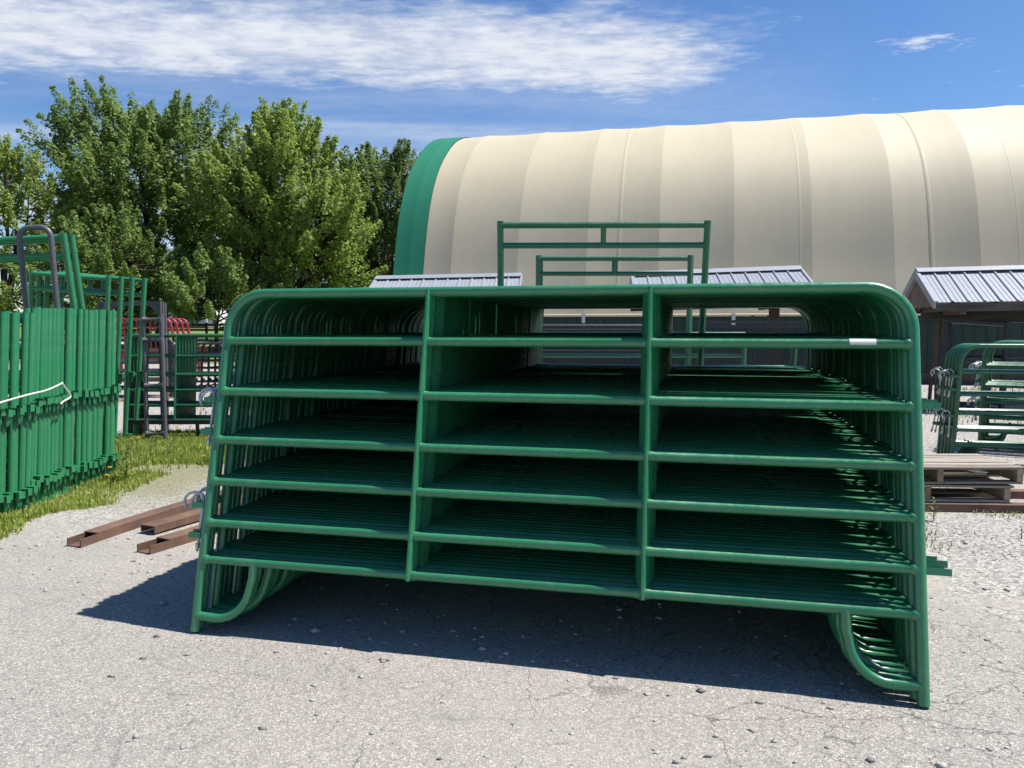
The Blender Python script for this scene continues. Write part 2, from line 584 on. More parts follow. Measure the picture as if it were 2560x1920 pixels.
def thing(name, label, cat, loc=(0, 0, 0), rot=(0, 0, 0), group=None):
    o = bpy.data.objects.new(name, None)
    o.empty_display_size = 0.2
    COL.objects.link(o)
    o.location = loc
    o.rotation_euler = rot
    return tag(o, label, cat, group)


def copy_tree(o, parent=None, skip=()):
    c = o.copy()
    COL.objects.link(c)
    c.parent = parent
    for ch in o.children:
        if ch.name.split('.')[0] not in skip:
            copy_tree(ch, c, skip)
    return c


def arc(c, r, a0, a1, n, ex, ez):
    c, ex, ez = Vector(c), Vector(ex), Vector(ez)
    return [c + ex * (r * math.cos(a0 + (a1 - a0) * i / n)) + ez * (r * math.sin(a0 + (a1 - a0) * i / n)) for i in range(n + 1)]


ORD = ['zeroth', 'first', 'second', 'third', 'fourth', 'fifth', 'sixth', 'seventh', 'eighth', 'ninth', 'tenth', 'eleventh', 'twelfth', 'thirteenth', 'fourteenth', 'fifteenth',
       'sixteenth', 'seventeenth', 'eighteenth', 'nineteenth']
TENS = {2: ('twenty', 'twentieth'), 3: ('thirty', 'thirtieth'), 4: ('forty', 'fortieth'), 5: ('fifty', 'fiftieth'), 6: ('sixty', 'sixtieth')}


def ordinal(n):
    if n < 20:
        return ORD[n]
    a, b = divmod(n, 10)
    return TENS[a][1] if b == 0 else TENS[a][0] + '-' + ORD[b]


X3, Y3, Z3 = (1, 0, 0), (0, 1, 0), (0, 0, 1)

# ------------------------------------------------------------------ ground
def ground_z(x, y):
    t = min(max((y - 24.0) / 90.0, 0.0), 1.0)
    return 1.3 * t * t * (3 - 2 * t)


def build_ground():
    ys = np.concatenate([np.linspace(-12, 24, 10), np.linspace(27, 130, 30), [200, 400, 900, 1800]])
    xs = np.concatenate([[-1800, -700, -300], np.linspace(-120, 120, 13), [300, 700, 1800]])
    V = [(x, y, ground_z(x, y)) for y in ys for x in xs]
    nx = len(xs)
    Fc = [(j * nx + i, j * nx + i + 1, (j + 1) * nx + i + 1, (j + 1) * nx + i) for j in range(len(ys) - 1) for i in range(nx - 1)]
    o = MB().raw(V, Fc, True).build('ground', M['ground'])
    tag(o, kind='structure')


build_ground()

# ------------------------------------------------------------------ fabric hall
AX = Vector((math.cos(-0.2302), math.sin(-0.2302), 0))      # along the hall and the stack
NN = Vector((-AX.y, AX.x, 0))                               # away from the camera


def build_hall():
    root = thing('fabric_hall', 'long cream fabric arch hall with green end band and dark green wall', 'hall', (-3.4, 21.5, 0), (0, 0, -0.2302))
    # local: x along the hall, y into depth, z up
    half = [(0.0, 1.64), (0.17, 2.25), (0.38, 2.95), (0.58, 3.70), (0.82, 4.45), (1.13, 5.15), (1.52, 5.76), (1.98, 6.28), (2.50, 6.72),
            (3.05, 7.10), (3.65, 7.43), (4.35, 7.70), (5.1, 7.90), (6.0, 8.03), (7.0, 8.07)]
    P = [Vector((0, a, 1.64 + (b - 1.64) * 0.967)) for a, b in half]
    # resample smoothly
    def cr(p0, p1, p2, p3, t):
        return 0.5 * ((2 * p1) + (-p0 + p2) * t + (2 * p0 - 5 * p1 + 4 * p2 - p3) * t * t + (-p0 + 3 * p1 - 3 * p2 + p3) * t ** 3)
    prof = []
    for i in range(len(P) - 1):
        p0, p1, p2, p3 = P[max(i - 1, 0)], P[i], P[i + 1], P[min(i + 2, len(P) - 1)]
        for k in range(3):
            prof.append(cr(p0, p1, p2, p3, k / 3))
    prof.append(P[-1])
    back = [Vector((0, 14.0 - p.y, p.z)) for p in prof[::-1][1:]]
    prof = prof + back
    n = len(prof)
    nor = []
    for i in range(n):
        d = (prof[min(i + 1, n - 1)] - prof[max(i - 1, 0)]).normalized()
        nor.append(Vector((0, -d.z, d.y)))
    def bay(x0, x1, sag, mat, name, nseg=10, s0=0.0, s1=1.0):
        V, Fc = [], []
        for j in range(nseg + 1):
            s = j / nseg
            ss = s0 + (s1 - s0) * s
            q = sag * (1 - (2 * ss - 1) ** 2)
            for i in range(n):
                e = min(1.0, (prof[i].z - 1.64) / 0.7)
                p = prof[i] - nor[i] * (q * (0.35 + 0.65 * e))
                V.append((x0 + (x1 - x0) * s, p.y, p.z))
        for j in range(nseg):
            for i in range(n - 1):
                Fc.append((j * n + i, (j + 1) * n + i, (j + 1) * n + i + 1, j * n + i + 1))
        return MB().raw(V, Fc, True).build(name, mat, root)
    g1 = bay(-0.04, 0.42, 0.006, M['teal'], 'fabric_panel', 6)
    tag(g1, 'green fabric hem at the end of the hall')
    g2 = bay(0.42, 0.84, 0.010, M['teal'], 'fabric_panel', 6, 0.0, 0.6)
    tag(g2, 'green fabric band beside the cream cover')
    ribs = [0.84, 1.65] + [1.65 + 1.89 * k for k in range(1, 17)]
    rr = random.Random(3)
    for k in range(len(ribs) - 1):
        s0 = 0.35 if k == 0 else 0.0
        bay(ribs[k], ribs[k + 1], rr.uniform(0.030, 0.046), M['cream'], 'fabric_panel', 12, s0, 1.0)
        if k in (3, 5, 7, 8, 11):
            # welded seam: a thin raised strip across the bay
            xs = ribs[k] + 1.88 * (0.45 if k != 5 else 0.86)
            q = 0.038 * (1 - (2 * ((xs - ribs[k]) / 1.88) - 1) ** 2)
            V, Fc = [], []
            for i in range(n):
                p = prof[i] - nor[i] * (q - 0.010)
                for dxs, up in ((-0.05, -0.010), (0.0, 0.0), (0.05, -0.010)):
                    a = p + nor[i] * up
                    V.append((xs + dxs, a.y, a.z))
            for i in range(n - 1):
                for c in range(2):
                    Fc.append((i * 3 + c, i * 3 + c + 1, (i + 1) * 3 + c + 1, (i + 1) * 3 + c))
            MB().raw(V, Fc, True).build('fabric_seam', M['cream'], root)
    L = ribs[-1]
    # end walls
    for xe, nm in ((0.05, 'end_wall'), (L - 0.05, 'end_wall')):
        V = [(xe, p.y, p.z - 0.06) for p in prof] + [(xe, prof[-1].y, 0), (xe, prof[0].y, 0)]
        MB().raw(V, [tuple(range(len(V)))]).build(nm, M['teal'], root)
    # siding: one-metre ribbed metal sheets
    def sheet():
        pts = []
        x = 0.0
        while x < 0.999:
            pts += [(x, 0.0), (x + 0.19, 0.0), (x + 0.205, -0.022), (x + 0.235, -0.022)]
            x += 0.25
        pts.append((1.0, 0.0))
        V = [(a, b, 0.02) for a, b in pts] + [(a, b, 1.66) for a, b in pts]
        k = len(pts)
        return MB().raw(V, [(i, i + 1, k + i + 1, k + i) for i in range(k - 1)]).mesh('siding_sheet')
    sm = sheet()
    sm.materials.append(M['siding'])
    for k in range(int(L)):
        obj('siding_sheet', sm, root, (k, 0.06, 0))
    MB().box((L / 2, 0.03, 0.14), (L, 0.06, 0.24)).build('base_board', M['postwood'], root)
    MB().tube([(0, -0.02, 1.66), (L, -0.02, 1.66)], 0.035, 10).build('hem_pipe', M['cream'], root)
    MB().box((L / 2, 13.9, 0.8), (L, 0.06, 1.6)).build('rear_wall', M['siding'], root)
    for k in range(1, len(ribs), 1):
        m = MB().box((ribs[k], -0.05, 1.55), (0.09, 0.05, 0.30))
        m.build('truss_foot', M['zinc'], root)


build_hall()


# ------------------------------------------------------------------ small roofed shelters
def build_shelter(label, loc, length, ang, tilt, hd=1.12, rise=0.56, ridge=2.385, beam=True):
    """loc: ridge left end projected to the ground; x along the ridge"""
    root = thing('roofed_shelter', label, 'shelter', (loc[0], loc[1], 0), (0, -tilt, ang), 'metal roofed shelters in front of the hall')
    ez = ridge - rise
    sl = math.hypot(hd, rise)
    def roof_sheet(w, side):
        xs = []
        x = 0.0
        step = w / max(1, round(w / 0.23))
        k = int(round(w / step))
        prof = []
        for i in range(k):
            x0 = i * step
            prof += [(x0, 0.024), (x0 + 0.018, 0.024), (x0 + 0.034, 0.0), (x0 + step * 0.36, 0.0), (x0 + step * 0.40, 0.006), (x0 + step * 0.44, 0.0),
                     (x0 + step * 0.66, 0.0), (x0 + step * 0.70, 0.006), (x0 + step * 0.74, 0.0), (x0 + step - 0.016, 0.0)]
        prof.append((w, 0.024))
        V = []
        d = Vector((0, side * hd, -rise)).normalized()
        nz = Vector((0, side * rise, hd)).normalized()
        for s in (0.0, sl + 0.03):
            for a, b in prof:
                p = d * s + nz * b
                V.append((a, p.y, p.z))
        kk = len(prof)
        return MB().raw(V, [(i, i + 1, kk + i + 1, kk + i) for i in range(kk - 1)])
    nsh = max(1, round(length / 0.92))
    w = length / nsh
    for side in (-1, 1):
        me = roof_sheet(w - 0.004, side).mesh('roof_sheet')
        me.materials.append(M['galv'])
        for i in range(nsh):
            obj('roof_sheet', me, root, (i * w, 0, ridge + 0.02))
    # ridge cap
    MB().prism([(-0.15, -0.058), (0, 0.018), (0.15, -0.058), (0.15, -0.064), (0, 0.010), (-0.15, -0.064)], (-0.02, 0, ridge + 0.058), (length + 0.02, 0, ridge + 0.058), (Y3, Z3)).build('ridge_cap', M['galv'], root)
    # eave fascia and rake trims
    for side in (-1, 1):
        MB().box((length / 2, side * (hd - 0.035), ez - 0.075), (length - 0.02, 0.035, 0.13)).build('fascia', M['beamwood'], root)
        d = Vector((0, side * hd, -rise)).normalized()
        for xe in (0.0, length):
            ex = 0.03 if xe else -0.03
            a = Vector((xe + ex * 0.6, 0, ridge - 0.01))
            b = a + d * (sl + 0.03)
            MB().prism([(-0.02, -0.07), (0.02, -0.07), (0.02, 0.055), (-0.02, 0.055)], a, b, (X3, Vector((0, side * rise, hd)).normalized())).build('rake_trim', M['galv'], root)
    # gables
    for xe in (0.06, length - 0.06):
        V = [(xe - 0.012, -hd + 0.06, ez - 0.06), (xe - 0.012, hd - 0.06, ez - 0.06), (xe - 0.012, 0, ridge - 0.03)]
        V += [(p[0] + 0.024, p[1], p[2]) for p in V]
        MB().raw(V, [(0, 2, 1), (3, 4, 5), (0, 1, 4, 3), (1, 2, 5, 4), (2, 0, 3, 5)]).build('gable_board', M['ply'], root)
    # posts, beams, rafters
    for xe in (0.42, length - 0.42):
        MB().box((xe, 0, (ez - 0.1) / 2), (0.15, 0.15, ez - 0.1)).build('post', M['postwood'], root)
        MB().box((xe, 0, ez - 0.12), (0.09, 2 * hd - 0.12, 0.14)).build('cross_beam', M['postwood'], root)
    if beam:
        MB().box((length / 2, -0.12, ez - 0.22), (length - 0.1, 0.05, 0.16)).build('long_beam', M['beamwood'], root)
    for i in range(int(length / 0.6)):
        for side in (-1, 1):
            d = Vector((0, side * hd, -rise)).normalized()
            a = Vector((0.3 + i * 0.6, 0, ridge - 0.05))
            MB().prism([(-0.02, -0.09), (0.02, -0.09), (0.02, 0.0), (-0.02, 0.0)], a, a + d * (sl - 0.08), (X3, Vector((0, side * rise, hd)).normalized())).build('rafter', M['beamwood'], root)
    return root


build_shelter('metal roofed shelter at the far right with its brown gable and post showing', (7.03, 13.4), 4.6, -0.232, 0.012, ridge=2.31)
build_shelter('metal roofed shelter whose ribbed roof rises behind the right half of the stack', (2.18, 13.55), 2.82, -0.10, 0.030, ridge=2.26, rise=0.46, beam=False)
build_shelter('metal roofed shelter leftmost of three, its roof in front of the green hall end', (-2.68, 15.6), 2.9, -0.07, 0.016, ridge=2.32, rise=0.50, beam=False)


# ------------------------------------------------------------------ corral panels
PW = 3.0
PH = 1.57
RAIL_V = [1.339, 1.094, 0.865, 0.6725, 0.484, 0.3195]
STAYS = [1.0, 1.985]


def panel_meshes(W_=PW, H_=PH, rails=RAIL_V, stays=STAYS, foot=0.065, rp=0.0228, rr=0.0206, Rc=0.17, legu=0.26, seg=16, mat='green'):
    out = {}
    pts = [(0, 0, 0), (0, 0, 0.5 * H_), (0, 0, H_ - Rc)] + arc((Rc, 0, H_ - Rc), Rc, math.pi, math.pi / 2, 9, X3, Z3)[1:]
    pts += [(W_ * 0.5, 0, H_)] + arc((W_ - Rc, 0, H_ - Rc), Rc, math.pi / 2, 0, 9, X3, Z3) + [(W_, 0, 0.5 * H_), (W_, 0, 0)]
    m = MB().tube(pts, rp, seg, up=(0, 1, 0))
    # dark open ends are closed by caps; weld beads where rails meet the posts
    out['frame'] = m.mesh('frame')
    xs_r = [(0.0, 1.0), (rp - 0.002, 1.24), (rp + 0.006, 1.20), (rp + 0.012, 1.05), (rp + 0.016, 1.0)]
    for u in stays:
        xs_r += [(u - 0.034, 1.0), (u - 0.027, 1.10), (u + 0.027, 1.10), (u + 0.034, 1.0)]
    xs_r += [(W_ - a, b) for a, b in xs_r[4::-1]]
    out['rail'] = MB().tube([(a, 0, 0) for a, b in xs_r], rr, seg, radii=[rr * b for a, b in xs_r]).mesh('rail')
    bot, top = rails[-1] - rr - 0.004, H_ + 0.004
    prof = [(-0.024, 0.012), (-0.004, -0.036), (0.004, -0.036), (0.024, 0.012), (0.020, 0.012), (0.0, -0.031), (-0.020, 0.012)]
    out['stay'] = MB().prism(prof, (0, 0, bot), (0, 0, top), (X3, Y3)).mesh('stay')
    rl = 0.15
    leg = [(legu, 0, rails[-1]), (legu, 0, foot + rl + 0.03), (legu - 0.008, 0, foot + rl)]
    leg += arc((legu - 0.01 - rl, 0, foot + rl), rl, 0, -math.pi / 2, 8, X3, Z3)[1:]
    leg += [(0.0, 0, foot + 0.004)]
    rad = [rr * 1.08] * 2 + [rr * 1.0] + [rr * 0.96] * 7 + [rr * 1.04, rr * 1.08]
    out['leg'] = MB().tube(leg, rr, seg, radii=rad[:len(leg)], up=(0, 1, 0)).mesh('leg')
    out['legr'] = MB().tube([(W_ - p[0], p[1], p[2]) for p in leg], rr, seg, radii=rad[:len(leg)], up=(0, 1, 0)).mesh('leg')
    # latch loop: a flat bar bent round the pin
    lug = MB()
    lug.box((-0.048, -0.017, 0), (0.062, 0.005, 0.026))
    lug.box((-0.048, 0.017, 0), (0.062, 0.005, 0.026))
    lug.box((-0.0765, 0, 0), (0.005, 0.029, 0.026))
    out['latch_loop'] = lug.mesh('latch_loop')
    pin = [(-0.128, -0.02, -0.030), (-0.142, -0.018, 0.0), (-0.140, -0.016, 0.018), (-0.126, -0.012, 0.036), (-0.102, -0.006, 0.044), (-0.078, -0.002, 0.040), (-0.062, 0, 0.024),
           (-0.058, 0, 0.0), (-0.060, 0, -0.10), (-0.063, 0, -0.185)]
    pm = MB().tube(pin, 0.0062, 10)
    pm.tube([(-0.063, 0, -0.185), (-0.064, 0, -0.20), (-0.065, 0, -0.222)], 0.01, 8, radii=[0.0075, 0.011, 0.006])
    out['latch_pin'] = pm.mesh('latch_pin')
    out['tab_s'] = MB().box((0.05, -0.004, 0), (0.075, 0.006, 0.026)).mesh('joining_tab')
    out['tab_l'] = MB().box((0.060, -0.004, 0), (0.095, 0.006, 0.026)).mesh('joining_tab')
    for k, me in out.items():
        me.materials.append(M['zinc'] if k == 'latch_pin' else M[mat])
    out['spec'] = (W_, H_, rails, stays)
    return out


def make_panel(ms, label, cat='livestock panel', group=None, name='corral_panel', latches=True, tabs=True, legs=True):
    W_, H_, rails, stays = ms['spec']
    root = thing(name, label, cat, group=group)
    obj('frame', ms['frame'], root)
    for v in rails:
        obj('rail', ms['rail'], root, (0, 0, v))
    for u in stays:
        obj('stay', ms['stay'], root, (u, 0, 0))
    if legs:
        obj('leg', ms['leg'], root)
        obj('leg', ms['legr'], root)
    k = H_ / PH
    if latches:
        for vp in ((1.052, 0.902), (0.560, 0.424)):
            lo = None
            for j, v in enumerate(vp):
                lo = obj('latch_loop', ms['latch_loop'], root, (0, 0, v * k))
                if j == 0:
                    obj('latch_pin', ms['latch_pin'], lo, (0, 0, 0.006), (0, R(rnd.uniform(-2, 5)), R(rnd.uniform(-35, 35))))
    if tabs:
        obj('joining_tab', ms['tab_s'], root, (W_, 0, 1.098 * k))
        obj('joining_tab', ms['tab_l'], root, (W_, 0, 0.478 * k))
    return root


LEAN = 0.2334
TH = -0.2302
pm = panel_meshes()
front = make_panel(pm, 'green tube livestock panel at the very front of the big stack, facing the camera')
BASE = Vector((-1.429, 3.378, 0.006))
GRP = 'green panels nested in the big central stack'
LBL = 'green panel nested in the big stack, first behind its front panel'
sticker = MB()
th0, th1 = R(60), R(200)
V, Fc = [], []
for i in range(9):
    a = th0 + (th1 - th0) * i / 8
    for u in (2.765, 2.862):
        V.append((u, 0.0216 * math.cos(a), 0.0216 * math.sin(a)))
for i in range(8):
    Fc.append((i * 2, i * 2 + 1, i * 2 + 3, i * 2 + 2))
sticker.raw(V, Fc, True).build('paper_sticker', M['white'], front, (0, 0, RAIL_V[0]))
nested = make_panel(pm, LBL, group=GRP)
r2 = random.Random(21)
tops, feet = [0.0], [0.0]
shift = 0.0
for i in range(1, 58):
    tops.append(tops[-1] + (0.0448 + r2.uniform(0, 0.0015)) / math.cos(LEAN))
    if r2.random() < 0.30:
        shift = r2.uniform(-0.026, 0.026)
    feet.append(tops[-1] + shift + r2.uniform(-0.003, 0.003))


def pose_panel(o, i):
    du = r2.uniform(-0.016, 0.016) if i else 0.0
    if i == 1:
        du = -0.010
    o.location = BASE + NN * feet[i] + AX * du
    lean = math.asin((PH * math.sin(LEAN) + tops[i] - feet[i]) / PH)
    o.rotation_euler = (-lean, 0, TH + (r2.uniform(-0.003, 0.003) if i else 0))


pose_panel(front, 0)
pose_panel(nested, 1)
for i in range(2, 58):
    skip = () if i < 4 else ('latch_loop', 'latch_pin')
    if i > 3:
        skip = skip + ('joining_tab',)
    c = copy_tree(nested, None, skip)
    tag(c, 'green panel nested in the big stack, %s behind its front panel' % ordinal(i))
    pose_panel(c, i)


# ------------------------------------------------------------------ tall walk-through frames
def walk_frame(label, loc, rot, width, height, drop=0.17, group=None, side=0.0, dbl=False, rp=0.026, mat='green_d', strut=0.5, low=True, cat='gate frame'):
    root = thing('walk_through_frame', label, cat, loc, rot, group)
    n = 2 if dbl else 1
    for x in (0, width):
        MB().tube([(x, 0, 0), (x, 0, height)], rp, 14).build('post', M[mat], root)
    for z in (height - 0.035, height - 0.035 - drop):
        MB().tube([(0, 0, z), (width, 0, z)], rp * 0.92, 14).build('top_rail', M[mat], root)
    MB().tube([(width * strut, 0, height - 0.035), (width * strut, 0, height - 0.035 - drop)], rp * 0.85, 12).build('strut', M[mat], root)
    if low:
        for z in (1.30, 1.06, 0.80, 0.55, 0.32):
            MB().tube([(-side, 0, z), (width + side, 0, z)], rp * 0.72, 12).build('lower_rail', M[mat], root)
        if side:
            for x in (-side, width + side):
                MB().tube([(x, 0, 0), (x, 0, 1.30)], rp * 0.9, 12).build('end_post', M[mat], root)
    return root


GF = 'tall green frames standing behind the big stack'
# base line just behind the last nested panel, tops leaning back onto the stack
walk_frame('larger tall green gate frame rising behind the stack, nearer of the two', (-0.084, 6.42, 0.0), (R(9), 0, -0.02), 1.61, 2.225, 0.155, GF, side=0.75)
for k in range(2):
    walk_frame('smaller tall green gate frame behind the stack, %s of the farther pair' % ('nearer' if k == 0 else 'rearmost'), (0.28 + 0.03 * k, 8.35 + 0.075 * k, 0.0), (R(1.5), 0, -0.01), 1.62, 2.135 + 0.004 * k, 0.16, GF, side=0.6)


# ------------------------------------------------------------------ row of panels at the left edge, seen from their ends
def row_panel_meshes(mat='green_b', H_=1.53, L_=3.0):
    out = {}
    out['post'] = MB().tube([(0, 0, 0), (0, 0, H_)], 0.0245, 14).mesh('post')
    out['rail'] = MB().tube([(-L_, 0, 0), (0, 0, 0)], 0.0185, 10).mesh('rail')
    b = MB().box((0.046, 0.0, 0), (0.052, 0.052, 0.006))
    b.box((0.071, 0.0, -0.023), (0.006, 0.046, 0.050))
    out['hinge_bracket'] = b.mesh('hinge_bracket')
    out['hinge_pin'] = MB().tube([(0.046, 0, 0.002), (0.046, 0, -0.05), (0.046, 0, -0.105), (0.046, 0, -0.122)], 0.014, 10, radii=[0.015, 0.015, 0.0145, 0.006]).mesh('hinge_pin')
    for k, me in out.items():
        me.materials.append(M[mat])
    return out


rp_ = row_panel_meshes()
LG = 'green panels in the row at the left edge'


def make_row_panel(label, H_=1.53):
    root = thing('corral_panel', label, 'livestock panel', group=LG)
    obj('post', rp_['post'], root)
    obj('post', rp_['post'], root, (-3.0, 0, 0))
    for z in (1.47, 1.20, 0.95, 0.70, 0.45, 0.22):
        obj('rail', rp_['rail'], root, (0, 0, z))
    for z in (0.835, 0.215):
        b = obj('hinge_bracket', rp_['hinge_bracket'], root, (0, 0, z))
        obj('hinge_pin', rp_['hinge_pin'], b)
    return root


row0 = make_row_panel('green panel in the row at the left edge')
r3 = random.Random(5)
row_y = []
y = 5.02
while y < 7.06:
    row_y.append(y)
    y += 0.0500 + r3.choice([0, 0, 0.001, 0.003, 0.005, 0.011])
for idx, y in enumerate(row_y):
    o = row0 if idx == 0 else copy_tree(row0)
    short = y < 5.72
    nth = ordinal(len(row_y) - idx)
    tag(o, '%sgreen panel standing end-on in the left row, %s from its right end' % ('shorter ' if short else '', nth))
    x = -3.70 + r3.uniform(-0.020, 0.020) + (0.03 if 5.5 < y < 5.72 else 0)
    o.location = (x, y, r3.uniform(-0.008, 0.008) + (-0.04 if short else 0.0))
    o.rotation_euler = (-0.105 + r3.uniform(-0.009, 0.009), r3.uniform(-0.006, 0.006), -0.02 + r3.uniform(-0.02, 0.02))
    for ch in o.children:
        if ch.name.startswith('hinge'):
            ch.location.z += r3.uniform(-0.012, 0.012)
# tall frames above the left row
GL = 'tall green frames standing among the left row'
for k in range(2):
    walk_frame(('front' if k == 0 else 'rear') + ' one of two leaning tall green frames at the upper left edge', (-5.42, 7.0 + 0.06 * k, 0.0), (R(6), R(-2.5), -0.015), 1.62 + 0.035 * k, 2.13 - 0.012 * k, 0.155, GL, mat='green_b', low=False, strut=0.40, rp=0.028)
for k, (xl, wd) in enumerate(((-5.70, 0.90), (-5.66, 0.965), (-5.62, 1.01), (-5.52, 0.985))):
    o = walk_frame('tall green frame right of the left row, %s of four from the left' % ('first', 'second', 'third', 'fourth')[k], (xl, 8.92 + 0.085 * k, 0.0), (R(-1.0), R(4.3 + 0.9 * (k == 3)), -0.02), wd, 2.03 + 0.006 * k, 0.17, GL, mat='green_b', low=False, strut=0.5, rp=0.0265)
    for z in (0.88 + 0.02 * k, 0.14 + 0.02 * k):
        b = obj('hinge_bracket', rp_['hinge_bracket'], o, (wd, 0, z))
        obj('hinge_pin', rp_['hinge_pin'], b)

# bent grey hoop
hp = [(-0.165, 0, 0), (-0.145, 0, 1.2)] + [(-0.132, 0, 1.95)] + arc((-0.04, 0, 2.13), 0.09, math.pi, math.pi / 2, 6, X3, Z3) + arc((0.05, 0, 2.13), 0.09, math.pi / 2, 0, 6, X3, Z3) + [(0.135, 0, 1.95), (0.115, 0, 1.2), (0.09, 0, 0)]
tag(MB().tube(hp, 0.024, 12, up=(0, 1, 0)).build('bent_hoop', M['grey'], None, (-3.915, 6.62, 0)), 'tall dark grey bent tube hoop standing up behind the left row', 'hoop').rotation_euler = (0, R(-4.0), 0)

# rope over the brackets
rope = [(-3.59, 5.086, 0.81), (-3.587, 5.361, 0.844), (-3.584, 5.669, 0.872), (-3.582, 5.894, 0.887), (-3.58, 6.088, 0.923), (-3.58, 6.101, 0.929), (-3.581, 6.145, 0.885), (-3.583, 6.203, 0.835), (-3.584, 6.216, 0.808), (-3.585, 6.177, 0.793), (-3.586, 6.113, 0.777), (-3.587, 6.082, 0.761)]
rv = [Vector(p) for p in rope]
rs = []
for i in range(len(rv) - 1):
    p0, p1, p2, p3 = rv[max(i - 1, 0)], rv[i], rv[i + 1], rv[min(i + 2, len(rv) - 1)]
    for k in range(4):
        t = k / 4
        rs.append(0.5 * ((2 * p1) + (-p0 + p2) * t + (2 * p0 - 5 * p1 + 4 * p2 - p3) * t * t + (-p0 + 3 * p1 - 3 * p2 + p3) * t ** 3))
rs.append(rv[-1])
tag(MB().tube(rs, 0.007, 8).build('tie_rope', M['rope']), 'white tie rope hooked over the brackets of the left row', 'rope')

# ------------------------------------------------------------------ stack in the middle distance, left
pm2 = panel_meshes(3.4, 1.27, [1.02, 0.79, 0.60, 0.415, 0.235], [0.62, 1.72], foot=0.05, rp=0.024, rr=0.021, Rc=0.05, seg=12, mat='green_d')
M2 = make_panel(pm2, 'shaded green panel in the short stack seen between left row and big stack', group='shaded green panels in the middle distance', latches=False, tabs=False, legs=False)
for k in range(7):
    o = M2 if k == 0 else copy_tree(M2)
    tag(o, 'shaded green panel in the short stack left of the big stack, %s from the front' % ordinal(k + 1))
    o.location = (-4.75 + 0.012 * k, 9.35 + 0.062 * k, 0.0)
    o.rotation_euler = (R(-7), 0, R(-1.5))

# grey ladder frame leaning in front of it
lad = thing('ladder_frame', 'dark grey tubular ladder frame standing upright in the weeds', 'ladder', (-4.15, 8.9, 0), (R(-4), R(-1.5), R(4)))
for xx in (-0.105, 0.105):
    MB().tube([(xx, 0, -0.02), (xx * 0.96, 0, 0.8), (xx * 0.95, 0, 1.52)], 0.024, 12).build('side_rail', M['grey'], lad)
for z in (1.46, 1.22, 0.69, 0.13):
    MB().tube([(-0.105, 0, z), (-0.075, 0, z), (-0.04, 0, z), (0.04, 0, z), (0.075, 0, z), (0.105, 0, z)], 0.02, 12, radii=[0.042, 0.032, 0.021, 0.021, 0.032, 0.042]).build('rung', M['grey'], lad)

for k in range(3):
    g = thing('portal_frame', 'dark grey square portal frame behind the ladder, %s of three' % ('nearest', 'middle', 'farthest')[k], 'frame', (-5.33 - 0.015 * k, 9.95 + 0.10 * k, 0), (R(-1), 0, R(-3)), 'grey portal frames')
    w, h = 0.80, 1.70 - 0.006 * k
    for xx in (0, w):
        MB().box((xx, 0, h / 2), (0.036, 0.036, h)).build('leg', M['grey'], g)
    MB().box((w / 2, 0, h - 0.02), (w - 0.038, 0.034, 0.036)).build('top_bar', M['grey'], g)
    for sx in (-1, 1):
        xx = 0.020 if sx < 0 else w - 0.020
        V = [(xx, -0.01, h - 0.042), (xx, -0.01, h - 0.17), (xx - sx * 0.13, -0.01, h - 0.042)]
        V += [(p[0], 0.01, p[2]) for p in V]
        MB().raw(V, [(0, 1, 2), (3, 5, 4), (0, 3, 4, 1), (1, 4, 5, 2), (2, 5, 3, 0)]).build('gusset', M['grey'], g)

tr = thing('steel_trestle', 'low dark grey steel trestle on thin legs under the shaded panels', 'trestle', (-4.45, 9.15, 0))
MB().box((0.7, 0, 0.235), (1.7, 0.06, 0.05)).build('bar', M['dark'], tr)
for xx in (0.0, 0.68, 1.3):
    MB().tube([(xx, 0, 0), (xx, 0, 0.21)], 0.022, 10).build('leg', M['dark'], tr)

# dark panels further back
pm3 = panel_meshes(2.1, 1.0, [0.80, 0.62, 0.46, 0.30, 0.16], [0.7, 1.4], foot=0.05, rp=0.026, rr=0.02, Rc=0.14, legu=0.2, seg=10, mat='dark')
D1 = make_panel(pm3, 'black tube panel in the small stack farther back, seen through the shaded green rails', group='black panels farther back', latches=False, tabs=False, name='stock_panel')
for k in range(7):
    o = D1 if k == 0 else copy_tree(D1)
    tag(o, 'black tube panel in the far stack seen through shaded green rails, %s from the front' % ordinal(k + 1))
    o.location = (-7.15 + 0.10 * k, 16.9 + 0.13 * k, 0)
    o.rotation_euler = (R(-5), 0, R(-2 + r3.uniform(-2, 2)))
for k in range(6):
    o = copy_tree(D1)
    tag(o, 'black tube panel in the far stack behind the ladder frame, %s from the front' % ordinal(k + 1), group='black panels behind the ladder')
    o.location = (-8.05 - 0.08 * k, 14.6 + 0.12 * k, 0)
    o.rotation_euler = (R(-8), 0, R(8 + r3.uniform(-2, 2)))
    o.scale = (0.72, 1, 1.12)

# red feeder
fd = thing('hay_feeder', 'red tubular hay feeder with bent uprights and a sheet skirt, far left', 'feeder', (-10.3, 20.0, 0), (0, 0, R(-3)))
for yy in (0, 0.9):
    for z in (1.56, 1.36, 1.12):
        MB().tube([(0, yy, z), (1.35, yy, z)], 0.028, 8).build('rail', M['red'], fd)
    MB().box((1.0, yy, 0.60), (2.1, 0.03, 0.40)).build('skirt', M['rustred'], fd)
    for xx in (0.25, 0.6, 0.95):
        MB().tube([(xx, yy, 0.8), (xx, yy, 1.56)], 0.022, 8).build('bar', M['red'], fd)
for yy in (0.0, 0.3, 0.6, 0.9):
    pts = [(1.25, yy, 1.56)] + arc((1.33, yy, 1.40), 0.16, math.pi / 2, 0, 6, X3, Z3) + [(1.52, yy, 1.22), (1.62, yy, 1.12), (1.74, yy, 1.10)]
    MB().tube(pts, 0.04, 8, up=(0, 1, 0)).build('bent_upright', M['red'], fd)
